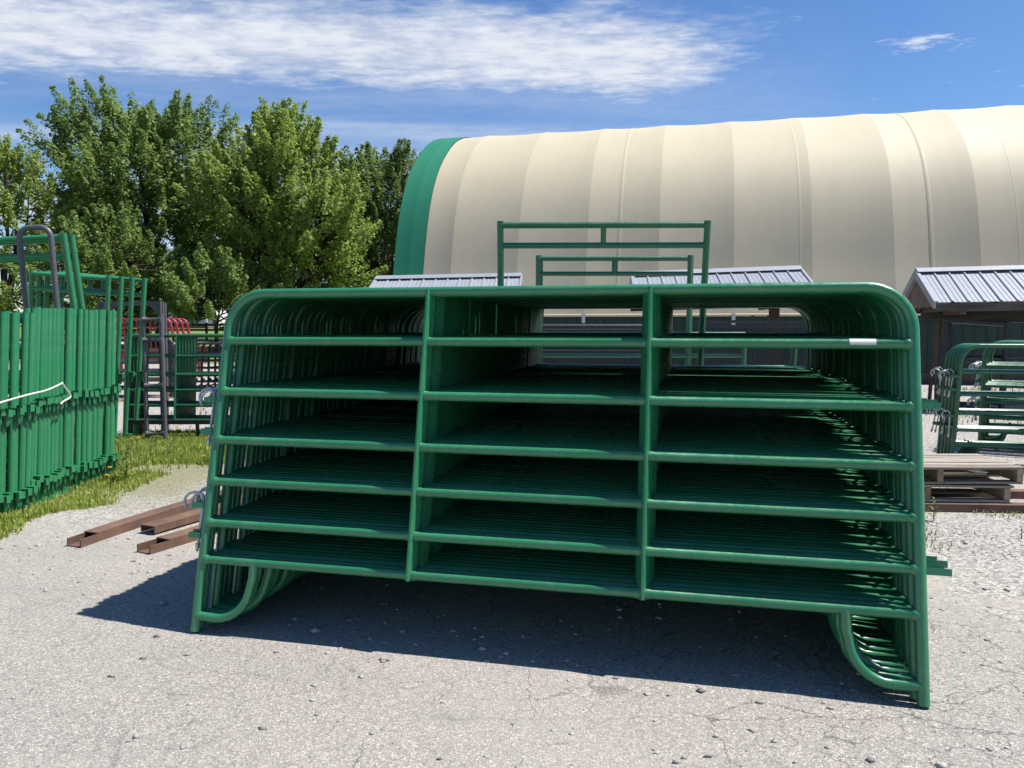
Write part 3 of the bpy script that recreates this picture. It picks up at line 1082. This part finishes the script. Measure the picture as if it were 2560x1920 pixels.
for xx in (0.1, 1.8):
    for yy in (0.05, 0.85):
        MB().box((xx, yy, 0.22), (0.07, 0.07, 0.44)).build('leg', M['red'], fd)

# ------------------------------------------------------------------ things seen through and behind the big stack
def bar_panel(label, loc, ang, w, h, gap, group, mat='dark'):
    root = thing('bar_panel', label, 'bar panel', loc, (R(-3), 0, ang), group)
    for xx in (0, w):
        MB().box((xx, 0, h / 2), (0.055, 0.055, h)).build('post', M[mat], root)
    for z in (h - 0.05, h - 0.12, 0.75, 0.18):
        MB().box((w / 2, 0, z), (w - 0.057, 0.04, 0.04)).build('rail', M[mat], root)
    me = MB().tube([(0, 0, 0.2), (0, 0, h - 0.12)], 0.012, 6).mesh('bar')
    me.materials.append(M[mat])
    for k in range(int((w - 0.1) / gap)):
        obj('bar', me, root, (0.08 + k * gap, 0, 0))
    for xx in (0.5 * w, 0.62 * w, 0.97 * w):
        MB().box((xx, 0, h + 0.02), (0.035, 0.03, 0.045)).build('lug', M[mat], root)
    return root


BG = 'black barred panels in front of the hall'
bar_panel('black barred panel seen through the right bay of the stack', (2.62, 11.4, 0), -0.10, 1.86, 1.50, 0.040, BG)
bar_panel('black barred panel seen through the middle bay of the stack', (0.42, 12.2, 0), -0.06, 1.95, 1.46, 0.042, BG)
gt = thing('black_pipe_gate', 'black pipe gate whose top pipe crosses the middle bay of the stack', 'gate', (-0.9, 9.6, 0), (0, 0, -0.02))
for z in (1.372, 1.10, 0.85, 0.60, 0.35):
    MB().tube([(0, 0, z), (2.75, 0, z)], 0.034 if z > 1.3 else 0.024, 10).build('rail', M['dark'], gt)
for xx in (0, 2.75):
    MB().tube([(xx, 0, 0), (xx, 0, 1.42)], 0.036, 10).build('post', M['dark'], gt)


def frame_gate(label, loc, rot, w, h, zs, group, mat='dark'):
    root = thing('framed_gate', label, 'gate', loc, rot, group)
    for xx in (0, w):
        MB().box((xx, 0, h / 2), (0.06, 0.05, h)).build('stile', M[mat], root)
    for z in zs:
        MB().box((w / 2, 0, z), (w - 0.062, 0.045, 0.055)).build('rail', M[mat], root)
    return root


RG = 'black framed gates under the right shelter'
frame_gate('wide black framed gate leaning under the right shelter, its long rails crossing the wall', (7.32, 12.75, 0), (R(-7), R(-1), -0.20), 3.2, 1.50, (1.46, 0.87, 0.45, 0.10), RG)
for k in range(3):
    frame_gate('narrow black framed gate beside the right shelter post, %s of three' % ('front', 'middle', 'rear')[k], (6.98 + 0.05 * k, 12.5 + 0.10 * k, 0), (R(-6), R(4), -0.15), 0.95, 1.52, (1.48, 0.85, 0.08), RG)
MBp = MB().tube([(0, 0, 0), (0.12, 0.1, 1.45)], 0.03, 8).build('leaning_pole', M['postwood'], None, (6.78, 12.45, 0))
tag(MBp, 'weathered wooden pole leaning beside the black gates', 'pole')

# calf panels on the right, leaning towards the camera
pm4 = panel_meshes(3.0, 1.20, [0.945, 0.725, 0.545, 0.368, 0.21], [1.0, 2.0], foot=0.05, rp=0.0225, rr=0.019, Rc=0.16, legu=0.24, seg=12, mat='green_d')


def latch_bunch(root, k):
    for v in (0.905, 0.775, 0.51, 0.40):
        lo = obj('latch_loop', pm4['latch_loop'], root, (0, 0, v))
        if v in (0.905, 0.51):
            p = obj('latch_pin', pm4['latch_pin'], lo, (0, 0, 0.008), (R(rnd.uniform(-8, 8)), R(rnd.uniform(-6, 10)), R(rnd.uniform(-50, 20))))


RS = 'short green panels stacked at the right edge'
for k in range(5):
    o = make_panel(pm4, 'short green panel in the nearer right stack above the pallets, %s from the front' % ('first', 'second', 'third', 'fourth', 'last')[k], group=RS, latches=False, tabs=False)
    latch_bunch(o, k)
    o.location = Vector((4.36, 7.55, 0)) + NN * (0.062 * k) + AX * (-0.012 * k)
    o.rotation_euler = (R(7.5), 0, TH + 0.03)
RS2 = 'short green panels farther off at the right edge'
for k in range(8):
    o = make_panel(pm4, 'short green panel in the farther right stack, %s from the front, cut by the edge' % ordinal(k + 1), group=RS2, latches=False, tabs=False)
    latch_bunch(o, k)
    o.location = Vector((5.22, 8.55, 0)) + Vector((0.075, 0.10, 0)) * k + Vector((r3.uniform(-0.03, 0.03), 0, 0))
    o.rotation_euler = (R(5), 0, TH - 0.25 + r3.uniform(-0.05, 0.05))

# ------------------------------------------------------------------ pallets
def build_pallet(label, loc, rot, w, d, seed, group):
    root = thing('wooden_pallet', label, 'pallet', loc, rot, group)
    q = random.Random(seed)
    def board(x0, x1, y0, y1, z0, z1, name, mat):
        n = 7
        V, Fc = [], []
        for i in range(n + 1):
            x = x0 + (x1 - x0) * i / n
            e0, e1 = q.uniform(-0.003, 0.003), q.uniform(-0.003, 0.003)
            dz = q.uniform(-0.0015, 0.0015)
            V += [(x, y0 + e0, z0 + dz), (x, y1 + e1, z0 + dz), (x, y1 + e1, z1 + dz), (x, y0 + e0, z1 + dz)]
        for i in range(n):
            a, b = i * 4, (i + 1) * 4
            for k in range(4):
                k2 = (k + 1) % 4
                Fc.append((a + k, b + k, b + k2, a + k2))
        Fc += [(0, 1, 2, 3), (n * 4 + 3, n * 4 + 2, n * 4 + 1, n * 4)]
        return MB().raw(V, Fc).build(name, M[mat], root)
    for xx in (0.02, w * 0.5, w - 0.04):
        MB().box((xx, d / 2, 0.062), (0.045, d, 0.088)).build('stringer', M['pallet_y'], root)
    nb = 6
    bw = d / nb
    for k in range(nb):
        board(-0.02 + q.uniform(-0.01, 0.01), w + q.uniform(-0.01, 0.01), k * bw + 0.005, (k + 1) * bw - 0.005 - q.uniform(0, 0.008), 0.108, 0.126 + q.uniform(-0.002, 0.002), 'deck_board', 'pallet_x')
    for k in (0, 2, 4):
        y0 = k * d / 4.0 * 0.86
        board(0.0, w - 0.02, y0, y0 + 0.09, 0.0, 0.016, 'bottom_board', 'pallet_x')
    return root


PG = 'wooden pallets at the right'
build_pallet('lower weathered wooden pallet of the pair at the right', (2.50, 5.72, 0.065), (0, 0, -0.05), 1.24, 0.66, 1, PG)
build_pallet('upper weathered wooden pallet of the pair at the right, its deck in the sun', (2.58, 5.70, 0.198), (0, R(-0.3), -0.03), 1.25, 0.64, 2, PG)


def channel(label, p0, p1, w, h, bend=0.0, flip=False, z=0.0, group=None, mat='rust', notch=True):
    """steel channel lying web-up; the near end has its web cut back"""
    p0, p1 = Vector((p0[0], p0[1], z)), Vector((p1[0], p1[1], z))
    d = (p1 - p0)
    L = d.length
    ang = math.atan2(d.y, d.x)
    root = thing('steel_channel', label, 'steel channel', p0, (0, 0, ang), group)
    n = 14
    def bx(t):
        return bend * (t * (1 - t)) * 4
    def strip(t0, t1, y0, y1, z0, z1, name):
        V, Fc = [], []
        for i in range(n + 1):
            t = t0 + (t1 - t0) * i / n
            b = bx(t)
            V += [(t * L, y0 + b, z0), (t * L, y1 + b, z0), (t * L, y1 + b, z1), (t * L, y0 + b, z1)]
        for i in range(n):
            a, c = i * 4, (i + 1) * 4
            for k in range(4):
                k2 = (k + 1) % 4
                Fc.append((a + k, c + k, c + k2, a + k2))
        Fc += [(0, 3, 2, 1), (n * 4, n * 4 + 1, n * 4 + 2, n * 4 + 3)]
        MB().raw(V, Fc).build(name, M[mat], root)
    cut = 0.14 / L if notch else 0.0
    strip(cut, 1.0, -w / 2, w / 2, h - 0.008, h, 'web')
    strip(0, 1, -w / 2, -w / 2 + 0.009, 0, h - 0.0085, 'flange')
    strip(0, 1, w / 2 - 0.009, w / 2, 0, h - 0.0085, 'flange')
    if notch:
        strip(0, cut * 0.98, -w / 2 + 0.0095, w / 2 - 0.0095, 0.0, 0.007, 'end_plate')
    return root


CG = 'rusty steel channels on the gravel'
channel('longest rusty steel channel, slightly bowed, nearest the left grass', (-2.74, 4.72), (-2.10, 6.55), 0.115, 0.060, 0.05, group=CG)
channel('short rusty steel channel with pale flaking paint between the other two', (-2.42, 5.02), (-1.70, 6.60), 0.13, 0.048, 0.0, z=0.012, group=CG, notch=False)
channel('rusty steel channel nearest the big stack', (-2.24, 4.585), (-1.55, 6.05), 0.115, 0.060, -0.01, group=CG)
channel('rusty steel channel lying under the front edge of the pallets', (2.45, 5.74), (4.30, 5.60), 0.10, 0.06, 0.0, group='rusty steel channels under the pallets', notch=False)
channel('rusty steel channel lying under the rear edge of the pallets', (2.45, 6.22), (4.35, 6.10), 0.10, 0.06, 0.0, group='rusty steel channels under the pallets', notch=False)


# ------------------------------------------------------------------ trees
def quads_mesh(name, V, nquad, mat):
    me = bpy.data.meshes.new(name)
    me.vertices.add(len(V))
    me.vertices.foreach_set('co', V.astype(np.float32).ravel())
    me.loops.add(nquad * 4)
    me.polygons.add(nquad)
    me.loops.foreach_set('vertex_index', np.arange(nquad * 4, dtype=np.int32))
    me.polygons.foreach_set('loop_start', np.arange(0, nquad * 4, 4, dtype=np.int32))
    me.update(calc_edges=True)
    me.materials.append(mat)
    return me


def build_tree(label, x, y, H, Rc, seed, mat, trunk_h=0.16, nlead=7, nplume=300, per=120, leaf=0.17, low=0.16, trunks=1, peak=0.62):
    g = np.random.default_rng(seed)
    z0 = ground_z(x, y)
    root = thing('maple_tree', label, 'tree', (x, y, z0), (0, 0, 0), 'tall trees behind the yard')
    # leaders: the ascending main limbs that shape the crown
    lead = []
    for k in range(nlead):
        a = 2 * math.pi * (k + g.uniform(-0.3, 0.3)) / nlead
        rr = Rc * (0.08 if k == 0 else g.uniform(0.30, 0.74))
        hh = H * g.uniform(0.82, 1.0)
        lead.append((rr * math.cos(a), rr * math.sin(a), hh, Rc * g.uniform(0.42, 0.60)))
    wood_mb = MB()
    tb = g.uniform(0.85, 1.1) * H * 0.021
    fork = H * trunk_h
    bases = []
    for tk in range(trunks):
        ox = (tk - (trunks - 1) / 2) * tb * 2.4
        top = (ox * 2.0, g.uniform(-.1, .1), fork)
        wood_mb.tube([(ox, 0, -0.1), (ox * 1.2, 0, fork * 0.25), (ox * 1.6, 0, fork * 0.65), top], tb, 9, radii=[tb * 1.5, tb * 1.05, tb * 0.92, tb * 0.85])
        bases.append(Vector(top))
    paths = []
    for k, (lx, ly, lh, lr) in enumerate(lead):
        b0 = bases[k % trunks]
        tip = Vector((lx, ly, lh * 0.93))
        mid1 = b0.lerp(tip, 0.33) + Vector((lx * 0.22, ly * 0.22, -0.02 * H)) + Vector(g.uniform(-0.25, 0.25, 3))
        mid2 = b0.lerp(tip, 0.68) + Vector((lx * 0.16, ly * 0.16, 0)) + Vector(g.uniform(-0.25, 0.25, 3))
        pts = [b0, b0.lerp(mid1, 0.5) + Vector((0, 0, 0.02)), mid1, mid1.lerp(mid2, 0.5), mid2, mid2.lerp(tip, 0.5), tip]
        r0 = tb * (0.62 if k == 0 else 0.46)
        wood_mb.tube(pts, r0, 7, radii=[r0, r0 * .85, r0 * .7, r0 * .55, r0 * .42, r0 * .27, r0 * .10], caps=False)
        paths.append(pts)
    # plumes: leafy shoots through the crown, most of them near its lobed surface, pointing up and out
    allV = []
    ph = g.uniform(0, 6.28, 6)
    lxy = np.array([(l[0], l[1]) for l in lead])
    lhf = np.array([l[2] / H for l in lead])
    for j in range(nplume):
        t = low + (1 - low) * g.uniform(0, 1) ** 0.85
        a = g.uniform(0, 2 * math.pi)
        if t < peak:
            env = 0.62 + 0.38 * math.sin(0.5 * math.pi * (t - low) / (peak - low))
        else:
            env = max(0.0, 1 - ((t - peak) / (1.0 - peak)) ** 2.3) ** 0.62
        env *= 1 + 0.14 * math.sin(3 * a + ph[0] + 4 * t) + 0.10 * math.sin(5 * a + ph[1] - 7 * t) + 0.08 * math.sin(2 * a + ph[2] + 13 * t)
        u = g.uniform(0.42, 1.0) if g.uniform() < 0.8 else g.uniform(0.0, 0.42)
        rad = Rc * env * math.sqrt(u)
        cx, cy = rad * math.cos(a), rad * math.sin(a)
        k = int(np.argmin(((lxy - np.array([cx, cy])) ** 2).sum(1)))
        cz = t * H * (1 - (1 - lhf[k]) * min(1.0, max(0.0, (t - 0.35) / 0.4))) * 0.95
        frac = min(1.0, max(0.0, (t - trunk_h) / (0.93 - trunk_h)))
        out = Vector((cx, cy, 0))
        out = out.normalized() if out.length > 0.01 else Vector((1, 0, 0))
        upness = 0.40 + 1.55 * t
        dirv = (out * (1.05 - 0.55 * t) + Vector((g.normal(0, .28), g.normal(0, .28), upness - 0.35 + g.normal(0, .2)))).normalized()
        Lp = g.uniform(0.75, 1.75) * (0.6 + 0.045 * H)
        base = Vector((cx, cy, cz))
        # twig
        par = paths[k][min(6, max(1, int(frac * 6)))]
        wood_mb.tube([par.lerp(base, 0.15), par.lerp(base, 0.6) + Vector((0, 0, -0.05)), base, base + dirv * Lp * 0.7], 0.02, 4, radii=[0.035, 0.026, 0.018, 0.006], caps=False)
        m = int(1.9 * per * g.uniform(0.6, 1.35))
        s = g.uniform(0, 1, m)
        wr = 0.31 * Lp * (1 - 0.78 * s ** 1.4) * np.sqrt(g.uniform(0.02, 1, m))
        an = g.uniform(0, 2 * math.pi, m)
        d = np.array(dirv)
        e1 = np.cross(d, [0.3, 0.5, 0.8]); e1 /= np.linalg.norm(e1)
        e2 = np.cross(d, e1)
        c = np.array(base) + np.outer(s * Lp * 1.08, d) + np.outer(wr * np.cos(an), e1) + np.outer(wr * np.sin(an), e2)
        c[:, 2] -= 0.25 * wr
        # leaf frames: normals mostly up and outward
        nrm = np.stack([np.cos(an)[:, None] * e1 + np.sin(an)[:, None] * e2], 0)[0] * 0.55 + g.normal(0, 0.42, (m, 3)) + np.array([0, 0, 0.75])
        nrm /= np.linalg.norm(nrm, axis=1)[:, None]
        tx = g.normal(0, 1, (m, 3)) + np.outer(np.ones(m), d) * 0.6
        tx -= nrm * (tx * nrm).sum(1)[:, None]
        tx /= np.linalg.norm(tx, axis=1)[:, None]
        ty = np.cross(nrm, tx)
        sz = 0.66 * leaf * g.uniform(0.55, 1.25, m)[:, None]
        q0 = c - tx * sz * 0.62
        q1 = c + ty * sz * 0.46 - nrm * sz * 0.10 + tx * sz * 0.05
        q2 = c + tx * sz * 0.72 - nrm * sz * 0.12
        q3 = c - ty * sz * 0.46 - nrm * sz * 0.10 + tx * sz * 0.05
        allV.append(np.stack([q0, q1, q2, q3], 1).reshape(-1, 3))
    V = np.concatenate(allV)
    wood_mb.build('trunk', M['bark'], root)
    obj('crown', quads_mesh('crown', V, len(V) // 4, mat), root)
    return root


build_tree('tallest maple left of centre with an upright feathery crown', -21.0, 45.0, 14.3, 4.6, 101, M['leaf_a'], 0.15, 14, 700, 112, 0.215, 0.16, trunks=2, peak=0.76)
build_tree('broad light green maple just left of the hall end, second tallest', -12.2, 42.0, 13.0, 3.9, 102, M['leaf_b'], 0.13, 10, 580, 108, 0.205, 0.07, peak=0.62)
build_tree('darker maple whose crown touches the green hall end', -7.9, 47.0, 12.7, 3.2, 103, M['leaf_c'], 0.14, 9, 450, 100, 0.205, 0.08, peak=0.72)
build_tree('pale green tree at the left edge of the view', -25.6, 39.0, 10.4, 2.9, 104, M['leaf_b'], 0.15, 8, 215, 100, 0.19, 0.12, peak=0.45)
build_tree('low spreading light green tree between the left edge and the tallest maple', -20.0, 38.5, 6.6, 3.2, 105, M['leaf_a'], 0.18, 8, 210, 100, 0.18, 0.20, peak=0.5)
build_tree('small slim-trunked tree standing before the gap beside the tallest maple', -14.2, 37.0, 4.9, 2.1, 106, M['leaf_a'], 0.30, 7, 90, 100, 0.18, 0.30, peak=0.55)
build_tree('dark tree standing behind between the two tallest maples', -17.8, 56.0, 11.6, 3.6, 107, M['leaf_c'], 0.13, 8, 190, 90, 0.25, 0.08)
build_tree('dark low tree behind the tallest maple at far left', -31.5, 58.0, 9.4, 4.0, 108, M['leaf_c'], 0.13, 8, 180, 90, 0.25, 0.06)
build_tree('dark rear tree beside the hall end, low behind the broad maple', -10.8, 60.0, 9.5, 3.6, 109, M['leaf_c'], 0.12, 8, 170, 90, 0.25, 0.05)


# ------------------------------------------------------------------ farmhouse, lane fence
def build_house():
    x0, y0 = -44.0, 96.0
    z0 = ground_z(x0, y0)
    root = thing('farmhouse', 'pale farmhouse with a porch far behind the trees', 'house', (x0, y0, z0), (0, 0, 0.05))
    w, d, h = 14.0, 8.0, 3.0
    MB().box((0, d / 2, h / 2), (w, d, h)).build('wall', M['white'], root)
    V = [(-w / 2 - .4, -.5, h), (w / 2 + .4, -.5, h), (w / 2 + .4, d + .5, h), (-w / 2 - .4, d + .5, h), (-w / 2 - .4, d / 2, h + 2.4), (w / 2 + .4, d / 2, h + 2.4)]
    MB().raw(V, [(0, 1, 5, 4), (2, 3, 4, 5), (0, 4, 3), (1, 2, 5), (0, 3, 2, 1)]).build('roof', M['asphalt_roof'], root)
    for xx in (-5, -1.6, 2.2, 5.2):
        wd = MB().box((xx, -0.04, 1.7), (1.1, 0.06, 1.3)).build('window', M['white'], root)
        MB().box((xx, -0.09, 1.7), (0.92, 0.03, 1.12)).build('pane', M['glass'], wd)
    MB().box((0.3, -0.05, 1.1), (1.0, 0.08, 2.1)).build('door', M['rustred'], root)
    for xx in (-6.6, -3.3, 0, 3.3, 6.6):
        MB().box((xx, -2.2, 1.3), (0.18, 0.18, 2.6)).build('porch_post', M['white'], root)
    MB().box((0, -1.25, 2.7), (13.6, 2.4, 0.14)).build('porch_roof', M['asphalt_roof'], root)
    MB().box((0, -1.25, 0.15), (13.6, 2.4, 0.3)).build('porch_floor', M['beamwood'], root)


build_house()


def lane_fence(x0, x1, y):
    z0 = ground_z(x0, y)
    root = thing('board_fence', 'black three-board fence along the lane beneath the trees', 'fence', (x0, y, z0))
    n = int((x1 - x0) / 2.4)
    for k in range(n + 1):
        MB().box((k * 2.4, 0, 0.62), (0.13, 0.13, 1.3)).build('post', M['fenceboard'], root)
    for k in range(n):
        for z in (1.12, 0.75, 0.38):
            MB().box((k * 2.4 + 1.2, -0.085, z), (2.39, 0.03, 0.15)).build('board', M['fenceboard'], root)


lane_fence(-34.0, -8.0, 55.5)


# ------------------------------------------------------------------ grass, weeds, gravel
def blades(name, pts, hts, mat, seed, lean=0.45, width=0.006):
    g = np.random.default_rng(seed)
    n = len(pts)
    a = g.uniform(0, 2 * np.pi, n)
    dirs = np.stack([np.cos(a), np.sin(a), np.zeros(n)], 1)
    side = np.stack([-np.sin(a), np.cos(a), np.zeros(n)], 1)
    w = (width * g.uniform(0.6, 1.5, n))[:, None]
    h = hts[:, None]
    le = (g.uniform(0.05, 1, n) ** 1.3 * lean)[:, None]
    up = np.array([[0, 0, 1.0]])
    mid = pts + up * h * 0.58 + dirs * h * le * 0.35
    tip = pts + up * h * (1 - 0.25 * le) + dirs * h * le
    b0, b1 = pts - side * w, pts + side * w
    m0, m1 = mid - side * w * 0.75, mid + side * w * 0.75
    V = np.concatenate([np.stack([b0, b1, m1, m0], 1), np.stack([m0, m1, tip + side * w * 0.08, tip - side * w * 0.08], 1)], 1).reshape(-1, 3)
    o = obj(name, quads_mesh(name, V, len(V) // 4, mat))
    return o


def vnoise(x, y, s, seed):
    g = np.random.default_rng(seed)
    tbl = g.uniform(0, 1, (64, 64))
    xs, ys = x * s + 1000, y * s + 1000
    xi, yi = np.floor(xs).astype(int), np.floor(ys).astype(int)
    fx, fy = xs - xi, ys - yi
    fx, fy = fx * fx * (3 - 2 * fx), fy * fy * (3 - 2 * fy)
    T = lambda i, j: tbl[i % 64, j % 64]
    return (T(xi, yi) * (1 - fx) + T(xi + 1, yi) * fx) * (1 - fy) + (T(xi, yi + 1) * (1 - fx) + T(xi + 1, yi + 1) * fx) * fy


def scatter(n, x0, x1, y0, y1, dens, seed):
    g = np.random.default_rng(seed)
    x, y = g.uniform(x0, x1, n), g.uniform(y0, y1, n)
    keep = g.uniform(0, 1, n) < dens(x, y)
    x, y = x[keep], y[keep]
    return np.stack([x, y, np.zeros(len(x)) - 0.002], 1)


def dens_strip(x, y):
    # the verge runs beside the left row and widens towards the back
    edge = -3.24 + np.clip((y - 5.4) * 0.14, 0, 9) + np.clip((y - 7.7) * 0.35, 0, 0.9) + (vnoise(x, y, 2.2, 1) - 0.5) * 0.45
    inn = np.clip((edge - x) / 0.30, 0, 1)
    patch = np.clip((vnoise(x, y, 1.6, 2) * 0.65 + vnoise(x, y, 5.0, 3) * 0.45 - 0.24) * 2.8, 0.12, 1)
    back = np.clip((9.9 - y) / 0.9, 0, 1)
    bare = ((x + 3.35) / 0.42) ** 2 + ((y - 7.35) / 0.30) ** 2
    return inn * patch * back * np.clip(bare - 0.6, 0.02, 1)


gp = scatter(300000, -4.9, -1.9, 4.4, 10.0, dens_strip, 31)
gh = np.random.default_rng(4).uniform(0.018, 0.075, len(gp)) * (0.7 + 0.9 * vnoise(gp[:, 0], gp[:, 1], 1.8, 8))
tag(blades('grass', gp, gh, M['grass'], 5), 'short green grass along the foot of the left row', 'grass', kind='stuff')


def dens_right(x, y):
    return np.clip((vnoise(x, y, 1.9, 12) * 0.6 + vnoise(x, y, 5.5, 13) * 0.5 - 0.52) * 2.4, 0, 1) * np.clip((y - 4.25) / 0.6, 0, 1) * np.clip((x - 1.9) / 0.6, 0, 1)


gp = scatter(26000, 1.6, 6.5, 4.0, 5.75, dens_right, 41)
gh = np.random.default_rng(6).uniform(0.012, 0.055, len(gp))
tag(blades('thin_grass', gp, gh, M['drygrass'], 7, 0.9, 0.004), 'thin yellowish grass growing in the gravel before the pallets', 'grass', kind='stuff')


def dens_far(x, y):
    return np.clip((vnoise(x, y, 0.8, 22) * 0.6 + vnoise(x, y, 2.5, 23) * 0.5 - 0.55) * 2.6, 0, 1)


gp = scatter(30000, -12, 12, 10.5, 17.0, dens_far, 51)
gh = np.random.default_rng(9).uniform(0.02, 0.09, len(gp))
tag(blades('yard_grass', gp, gh, M['drygrass'], 10, 0.8, 0.008), 'patchy grass in the far gravel yard', 'grass', kind='stuff')


def weed(label, x, y, h, n, seed, group, mat='weed'):
    q = random.Random(seed)
    root = thing('leafy_weed', label, 'weed', (x, y, 0), (0, 0, q.uniform(0, 6)), group)
    MB().tube([(0, 0, 0), (q.uniform(-.01, .01), 0, h * 0.55), (q.uniform(-.02, .02), q.uniform(-.02, .02), h)], 0.003, 5, radii=[0.0035, 0.003, 0.0012]).build('stem', M[mat], root)
    m = MB()
    for k in range(n):
        a = k * 2.4 + q.uniform(-.3, .3)
        z = h * (0.12 + 0.85 * k / n)
        L = h * q.uniform(0.28, 0.5) * (1 - 0.45 * k / n)
        w = L * 0.15
        d = Vector((math.cos(a), math.sin(a), 0))
        s = Vector((-d.y, d.x, 0))
        u = Vector((0, 0, 1))
        c = u * z
        m.raw([c, c + d * L * .45 + s * w + u * L * .38, c + d * L * .95 + u * L * .42, c + d * L * .45 - s * w + u * L * .38], [(0, 1, 2, 3)])
    m.build('leaves', M[mat], root)


wq = random.Random(77)
WG = 'broad-leaved weeds in the left verge'
for k in range(26):
    yy = wq.uniform(7.6, 9.2)
    xx = wq.uniform(-4.5, -2.7)
    weed('broad-leaved weed growing in the verge beneath the ladder frame', xx, yy, wq.uniform(0.12, 0.26), wq.randint(9, 14), k, WG)
weed('tall thin weed at the right foot of the left row', -3.42, 6.74, 0.42, 18, 99, None)
weed('bright leafy weed in front of the pallets beside the big stack', 2.99, 5.36, 0.17, 14, 98, None)
weed('small reddish weed in the gravel before the pallets', 3.32, 4.92, 0.09, 7, 97, None, 'rustred')
weed('small grassy weed near the right edge before the pallets', 3.62, 5.30, 0.08, 9, 96, None)


def dandelion(label, x, y, h, seed):
    q = random.Random(seed)
    root = thing('dandelion', label, 'flower', (x, y, 0), (0, 0, q.uniform(0, 6)), 'yellow dandelions by the left row')
    MB().tube([(0, 0, 0), (q.uniform(-.015, .015), 0, h * .6), (q.uniform(-.02, .02), 0, h)], 0.0025, 5).build('stem', M['weed'], root)
    m = MB()
    for ring, (rr, zz, cnt) in enumerate(((0.021, 0.003, 14), (0.015, 0.008, 11), (0.008, 0.012, 8))):
        for k in range(cnt):
            a = 2 * math.pi * k / cnt + ring * 0.2
            d = Vector((math.cos(a), math.sin(a), 0))
            s = Vector((-d.y, d.x, 0))
            c = Vector((0, 0, h))
            m.raw([c, c + d * rr * .6 + s * rr * .22 + Vector((0, 0, zz)), c + d * rr + Vector((0, 0, zz * 1.2)), c + d * rr * .6 - s * rr * .22 + Vector((0, 0, zz))], [(0, 1, 2, 3)])
    m.build('flower_head', M['yellow'], root)


for k, (x, y, h, lab) in enumerate(((-3.55, 7.10, 0.33, 'yellow dandelion head left of a pair at the right end of the left row'),
                                   (-3.50, 7.14, 0.335, 'yellow dandelion head right of a pair at the right end of the left row'),
                                   (-3.62, 7.75, 0.36, 'tall yellow dandelion beside the tall frames'),
                                   (-3.36, 6.35, 0.20, 'yellow dandelion at the foot of the left row, upper of two close together'),
                                   (-3.37, 6.32, 0.14, 'yellow dandelion at the foot of the left row, lower of two close together'),
                                   (-3.02, 7.45, 0.11, 'low yellow dandelion in the bare patch of the verge'),
                                   (-2.82, 8.25, 0.13, 'yellow dandelion deep in the verge near the big stack'),
                                   (-2.75, 7.6, 0.10, 'low yellow dandelion in the verge nearest the big stack'),
                                   (-4.05, 9.2, 0.16, 'farthest yellow dandelion, below the ladder frame'))):
    dandelion(lab, x, y, h, 200 + k)


def pebbles(name, label, pts, sizes, seed):
    """crushed stones: distorted, squashed eight-sided lumps joined into one mass"""
    g = np.random.default_rng(seed)
    base = np.array([(1, 0, 0), (-1, 0, 0), (0, 1, 0), (0, -1, 0), (0, 0, 1), (0, 0, -0.5)], float)
    tri = np.array([(0, 2, 4), (2, 1, 4), (1, 3, 4), (3, 0, 4), (2, 0, 5), (1, 2, 5), (3, 1, 5), (0, 3, 5)])
    n = len(pts)
    V = np.repeat(base[None], n, 0) * g.uniform(0.6, 1.3, (n, 6, 3)) + g.normal(0, 0.16, (n, 6, 3))
    a = g.uniform(0, 2 * np.pi, n)
    ca, sa = np.cos(a)[:, None], np.sin(a)[:, None]
    x, y = V[:, :, 0] * ca - V[:, :, 1] * sa, V[:, :, 0] * sa + V[:, :, 1] * ca
    V = np.stack([x * 1.15, y * 0.9, V[:, :, 2] * 0.62], 2) * sizes[:, None, None]
    V += pts[:, None, :] + np.array([0, 0, 0.18]) * sizes[:, None, None]
    Fc = (tri[None] + (np.arange(n) * 6)[:, None, None]).reshape(-1)
    me = bpy.data.meshes.new(name)
    me.vertices.add(n * 6)
    me.vertices.foreach_set('co', V.astype(np.float32).ravel())
    me.loops.add(len(Fc))
    me.polygons.add(len(Fc) // 3)
    me.loops.foreach_set('vertex_index', Fc.astype(np.int32))
    me.polygons.foreach_set('loop_start', np.arange(0, len(Fc), 3, dtype=np.int32))
    me.update(calc_edges=True)
    me.materials.append(M['pebble'])
    tag(obj(name, me), label, 'stones', kind='stuff')


def dens_grav(x, y):
    r = np.clip((x - (1.30 + 0.16 * y) + (vnoise(x, y, 1.3, 61) - 0.5) * 1.2) / 0.5, 0, 1)
    l = np.clip((y - 4.6 + (vnoise(x, y, 1.1, 62) - 0.5) * 1.4) / 0.7, 0, 1) * (x < 1.2)
    p = np.clip((vnoise(x, y, 1.7, 63) - 0.30) * 2.2, 0.05, 1)
    return np.maximum(r, l) * p


pp = scatter(75000, -4.6, 5.2, 2.2, 7.6, dens_grav, 71)
pebbles('gravel', 'loose crushed stone gravel around the stacks', pp, np.random.default_rng(72).uniform(0.0035, 0.0105, len(pp)), 73)
pp = scatter(2600, -3.2, 3.2, 1.4, 5.0, lambda x, y: 0.35 + 0.65 * (vnoise(x, y, 1.2, 81) > 0.55), 82)
ps = np.random.default_rng(83).gamma(1.8, 0.0034, len(pp)) + 0.0030
pebbles('loose_stones', 'scattered loose stones lying on the asphalt', pp, ps, 84)
